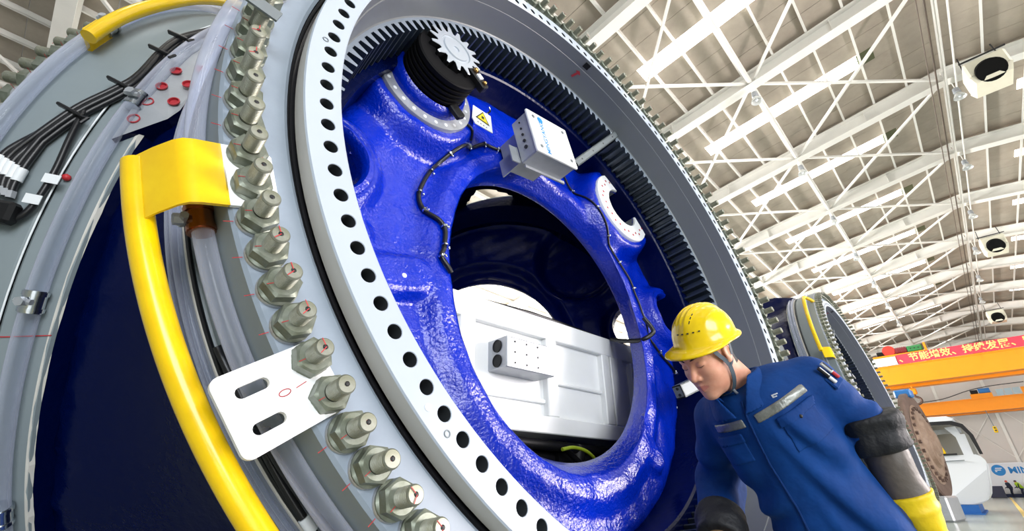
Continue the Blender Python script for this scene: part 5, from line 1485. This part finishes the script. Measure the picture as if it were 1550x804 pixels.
# white nacelle on its blue transport frame
nc = tag(empty('nacelle', hall(30, 2.2, 0)), 'white nacelle body with open cabin on blue frame, right background', 'nacelle')
def nprism(nm, poly, l0, l1, mt, bev=0):
    m = MB(); ux = KV; uy = np.array([0, 0, 1.]); w = np.cross(ux, uy)
    o = hall(l0 if w @ LV > 0 else l1, 0, 0); m.prism(poly, o, ux, uy, abs(l1 - l0)); return m.build(nm, mt, nc, 30)
M_NAC = mat('nacelle_white_gelcoat', rgb(228, 232, 238), 0.3, spec=.5)
lowp = [(4.3, .34), (1.0, .34), (.78, .38), (.55, .52), (.42, .72), (.33, 1.0), (.14, 1.84), (.14, 1.95), (.22, 2.1), (.35, 2.17), (4.3, 2.17)]
nprism('lower_shell', lowp, 27.5, 33, M_NAC)
nprism('corner_chamfer', [(1.9, .36), (1.0, .36), (.6, .5), (.36, .98), (.22, 1.6)], 27.44, 27.5, mat('nacelle_chamfer', rgb(206, 210, 216), .35))
nprism('cabin_back', [(4.2, 2.17), (.3, 2.17), (.28, 3.3), (.6, 3.6), (4.2, 3.72)], 29.4, 33, mat('cabin_grey', rgb(150, 150, 146), .6))
nprism('cabin_roof', [(4.3, 3.60), (.62, 3.50), (.55, 3.58), (.75, 3.70), (4.3, 3.78)], 27.4, 33, M_NAC)
for poly in ([(2.6, 3.42), (.75, 3.36), (.45, 3.22), (.30, 2.9), (.22, 2.17), (.12, 2.17), (.16, 2.9), (.34, 3.34), (.72, 3.54), (2.6, 3.60)], [(2.2, 2.17), (.9, 2.17), (.9, 2.24), (2.2, 2.24)]): nprism('window_seal', poly, 27.42, 27.6, M_INK)
nprism('cabin_post', [(.72, 2.17), (.42, 2.17), (.42, 3.0), (.55, 3.0), (.62, 3.32), (.98, 3.30), (.74, 2.9)], 28.0, 28.4, M_NAC)
nprism('cabin_beam', [(2.0, 3.05), (.5, 3.10), (.5, 3.28), (2.0, 3.25)], 28.5, 28.7, M_GAL)
nprism('yellow_frame', [(2.3, 2.25), (1.28, 2.25), (1.28, 2.4), (1.55, 3.28), (2.3, 3.30)], 28.2, 28.9, M_YEL)
nprism('yellow_frame_window', [(1.95, 2.75), (1.62, 2.75), (1.70, 3.08), (1.95, 3.08)], 28.12, 28.2, M_INK)
nprism('hand_rail', [(1.5, 1.93), (.75, 1.95), (.75, 1.98), (1.5, 1.96)], 27.40, 27.45, M_ARM)
m = MB(); hbox(m, 27.3, 32, .9, 3.6, .04, .34); hbox(m, 27.2, 32.1, .8, 3.7, 0, .05); m.build('transport_frame', mat('blue_frame_paint', rgb(24, 92, 168), .5), nc, 0)

# rusty gearbox disc standing in front of the nacelle
gb = tag(empty('gearbox', hall(21.5, 1.7, 0)), 'upright gearbox with rusty brown disc face and white drum, before the nacelle', 'gearbox')
an = math.radians(141); GN = np.array([math.sin(an), math.cos(an), 0]); GX = np.array([-GN[1], GN[0], 0]); GM = np.stack([GX, np.array([0, 0, 1.]), np.cross(GX, (0, 0, 1.))], 1)
if GM[:, 2] @ GN < 0: GM[:, 0] *= -1; GM[:, 2] = GN
GC = hall(21.6, 1.36, 2.30)
M_RUST = mat('rusty_steel', rgb(112, 92, 82), .7, var=.5, vscale=2.5, vcol=rgb(84, 66, 58), bump=.4, bscale=8)
M_RUST2 = mat('stained_casting', rgb(150, 130, 114), .7, var=.5, vscale=3, vcol=rgb(120, 96, 78), bump=.4, bscale=6)
m = MB(); m.lathe([(1.25, .02), (1.62, .04), (1.66, 0), (1.66, -.14), (1.55, -.16)], 60, M=(GM, GC)); m.build('disc_rim', M_RUST, gb)
m = MB(); m.lathe([(0, .30), (.35, .30), (.42, .22), (.7, .20), (.78, .10), (1.0, .10), (1.05, .04), (1.26, .03)], 48, M=(GM, GC)); m.build('disc_face', M_RUST2, gb)
m = MB(); m.lathe([(1.5, -.15), (1.5, -.5), (1.35, -.6), (1.3, -1.3), (1.0, -1.5), (0, -1.5)], 60, M=(GM, GC)); m.build('drum', mat('dirty_white_casting', rgb(206, 210, 204), .5, var=.25, vscale=2, vcol=rgb(150, 146, 136)), gb)
for i in range(26):
    a = 2 * PI * i / 26; c = GC + GM @ np.array([1.14 * math.cos(a), 1.14 * math.sin(a), .03]); m = MB(); m.cyl(c, c + GN * .08, .055, 6); m.build('disc_bolt', M_RUST, gb, 30)
c = GC + GM @ np.array([0, 1.12, -.4]); c = GC + np.array([0, 0, 1.15]) - GN * .55
m = MB(); m.cyl(c - GN * .6, c + GN * .3, .30, 20); m.build('side_shaft', M_GAL, gb)
m = MB(); m.cyl(c - GN * .12, c + GN * .02, .33, 20); m.build('shaft_seal', M_BLACK, gb)
m = MB(); m.box(GC + np.array([0, 0, 1.66]) - GN * .1, (.5, .4, .28), (GN, GX, (0, 0, 1)), 0, .05); m.build('lubrication_unit', M_BLUM, gb, 30)
m = MB(); m.box(hall(21.6, 1.75, .36) , (1.0, 1.6, .72), (GN, GX, (0, 0, 1)), 0, .05); m.build('foot_block', M_GAL, gb, 30)

# white container wall with blue logo at the end of the hall
ct = tag(empty('site_container', hall(80.9, -2, 0)), 'long white container with blue round logo and lettering by the end wall', 'container')
m = MB(); hbox(m, 80.0, 81.9, -12.5, 2.4, .34, 3.55, .08); m.build('container_body', mat('container_white', rgb(226, 230, 238), .4), ct, 30)
m = MB(); hbox(m, 80.05, 81.9, -12.5, 2.3, 0, .34); m.build('container_base', mat('container_base_navy', rgb(24, 40, 84), .5), ct, 0)
m = MB(); c = hall(79.995, -.32, 2.78); Mx = np.stack([-KV, np.array([0, 0, 1.]), -LV], 1); m.lathe([(0, .02), (.56, .02), (.58, 0)], 32, M=(Mx, c)); lg = m.build('logo_disc', M_LOGOB, ct)
m = MB()
for z, a, b in ((.20, -.22, .34), (.02, -.30, .22), (-.12, -.30, -.14)): m.box(hall(79.96, -.32 - (a + b) / 2, 2.78 + z), (.02, b - a, .09), HAX)
m.build('logo_bars', M_TAG, lg, 0)
wall_text('MINGYANG', .95, M_LOGOB, 79.98, -1.12, 2.72, ct, 'lettering', .02)
bn_ = MB(); hbox(bn_, 77.0, 78.2, -.05, 1.15, .0, 1.15, .03); b0 = tag(bn_.build('waste_skip', mat('navy_skip_paint', rgb(30, 34, 62), .5), None, 30), 'dark navy skip on the floor beside the distant workers', 'skip')

def small_person(l, k, lab, vest, cap, bend):
    t = tag(empty('person', hall(l, k, 0)), lab, 'person')
    o = hall(l, k, 0); up = np.array([0, 0, 1.]); fw = KV * .8 - LV * .3; fw = norm(fw); sd = np.cross(up, fw)
    hip = o + up * .85; ch = o + up * 1.28 + fw * bend; hd = o + up * 1.56 + fw * (bend * 1.35)
    def fn(p):
        d = smin(cone(p, hip, ch, .15, .17), cone(p, ch, hd, .07, .06), .08); d = smin(d, np.linalg.norm(p - hd, axis=-1) - .11, .03)
        for s in (-1, 1):
            kn = o + sd * .11 * s + up * .46 + fw * .08; an_ = o + sd * .12 * s + up * .06
            d = smin(d, cone(p, hip + sd * .09 * s, kn, .09, .065), .03); d = smin(d, cone(p, kn, an_, .065, .05), .02); d = smin(d, cone(p, an_, an_ + fw * .14 - up * .02, .045, .04), .02)
            el = ch + sd * .24 * s - up * .24 + fw * .05; wr = el + fw * .20 - up * .10
            d = smin(d, cone(p, ch + sd * .19 * s + up * .06, el, .055, .045), .02); d = smin(d, cone(p, el, wr, .045, .04), .02)
        return d
    lo = o + np.array([-.7, -.7, -.05]); hi = o + np.array([.7, .7, 1.85]); V, F = surface_nets(fn(grid(lo, hi, .035)), lo, .035)
    z = (V[F].mean(1))[:, 2]; mi = np.where(z > 1.42, 1, 0)
    place(np_mesh('body', V, F, [mat('dark_overalls', rgb(28, 36, 62), .7), M_SKIN], True, mi), 'body', t)
    lo2 = lo.copy(); g = grid(lo, hi, .035)
    def vf(p): return np.maximum(np.maximum(cone(p, hip + up * .12, ch + up * .04, .19, .21), hip[2] + .05 - p[..., 2]), -1)
    V, F = surface_nets(vf(g), lo, .035); place(np_mesh('vest', V, F, vest), 'vest', t)
    m = MB(); m.ball(hd + up * .05, .125, 12, sc=(1, 1, .8)); m.build('cap', cap, t)
small_person(78.2, -.65, 'distant worker with red cap and dark clothes beside the navy skip', mat('dark_vest', rgb(40, 46, 70), .7), M_REDM, .12)
small_person(79.0, -1.5, 'distant worker in yellow green vest by the white container', mat('hi_vis_vest', rgb(170, 210, 40), .6), mat('dark_cap', rgb(40, 40, 46), .6), .22)
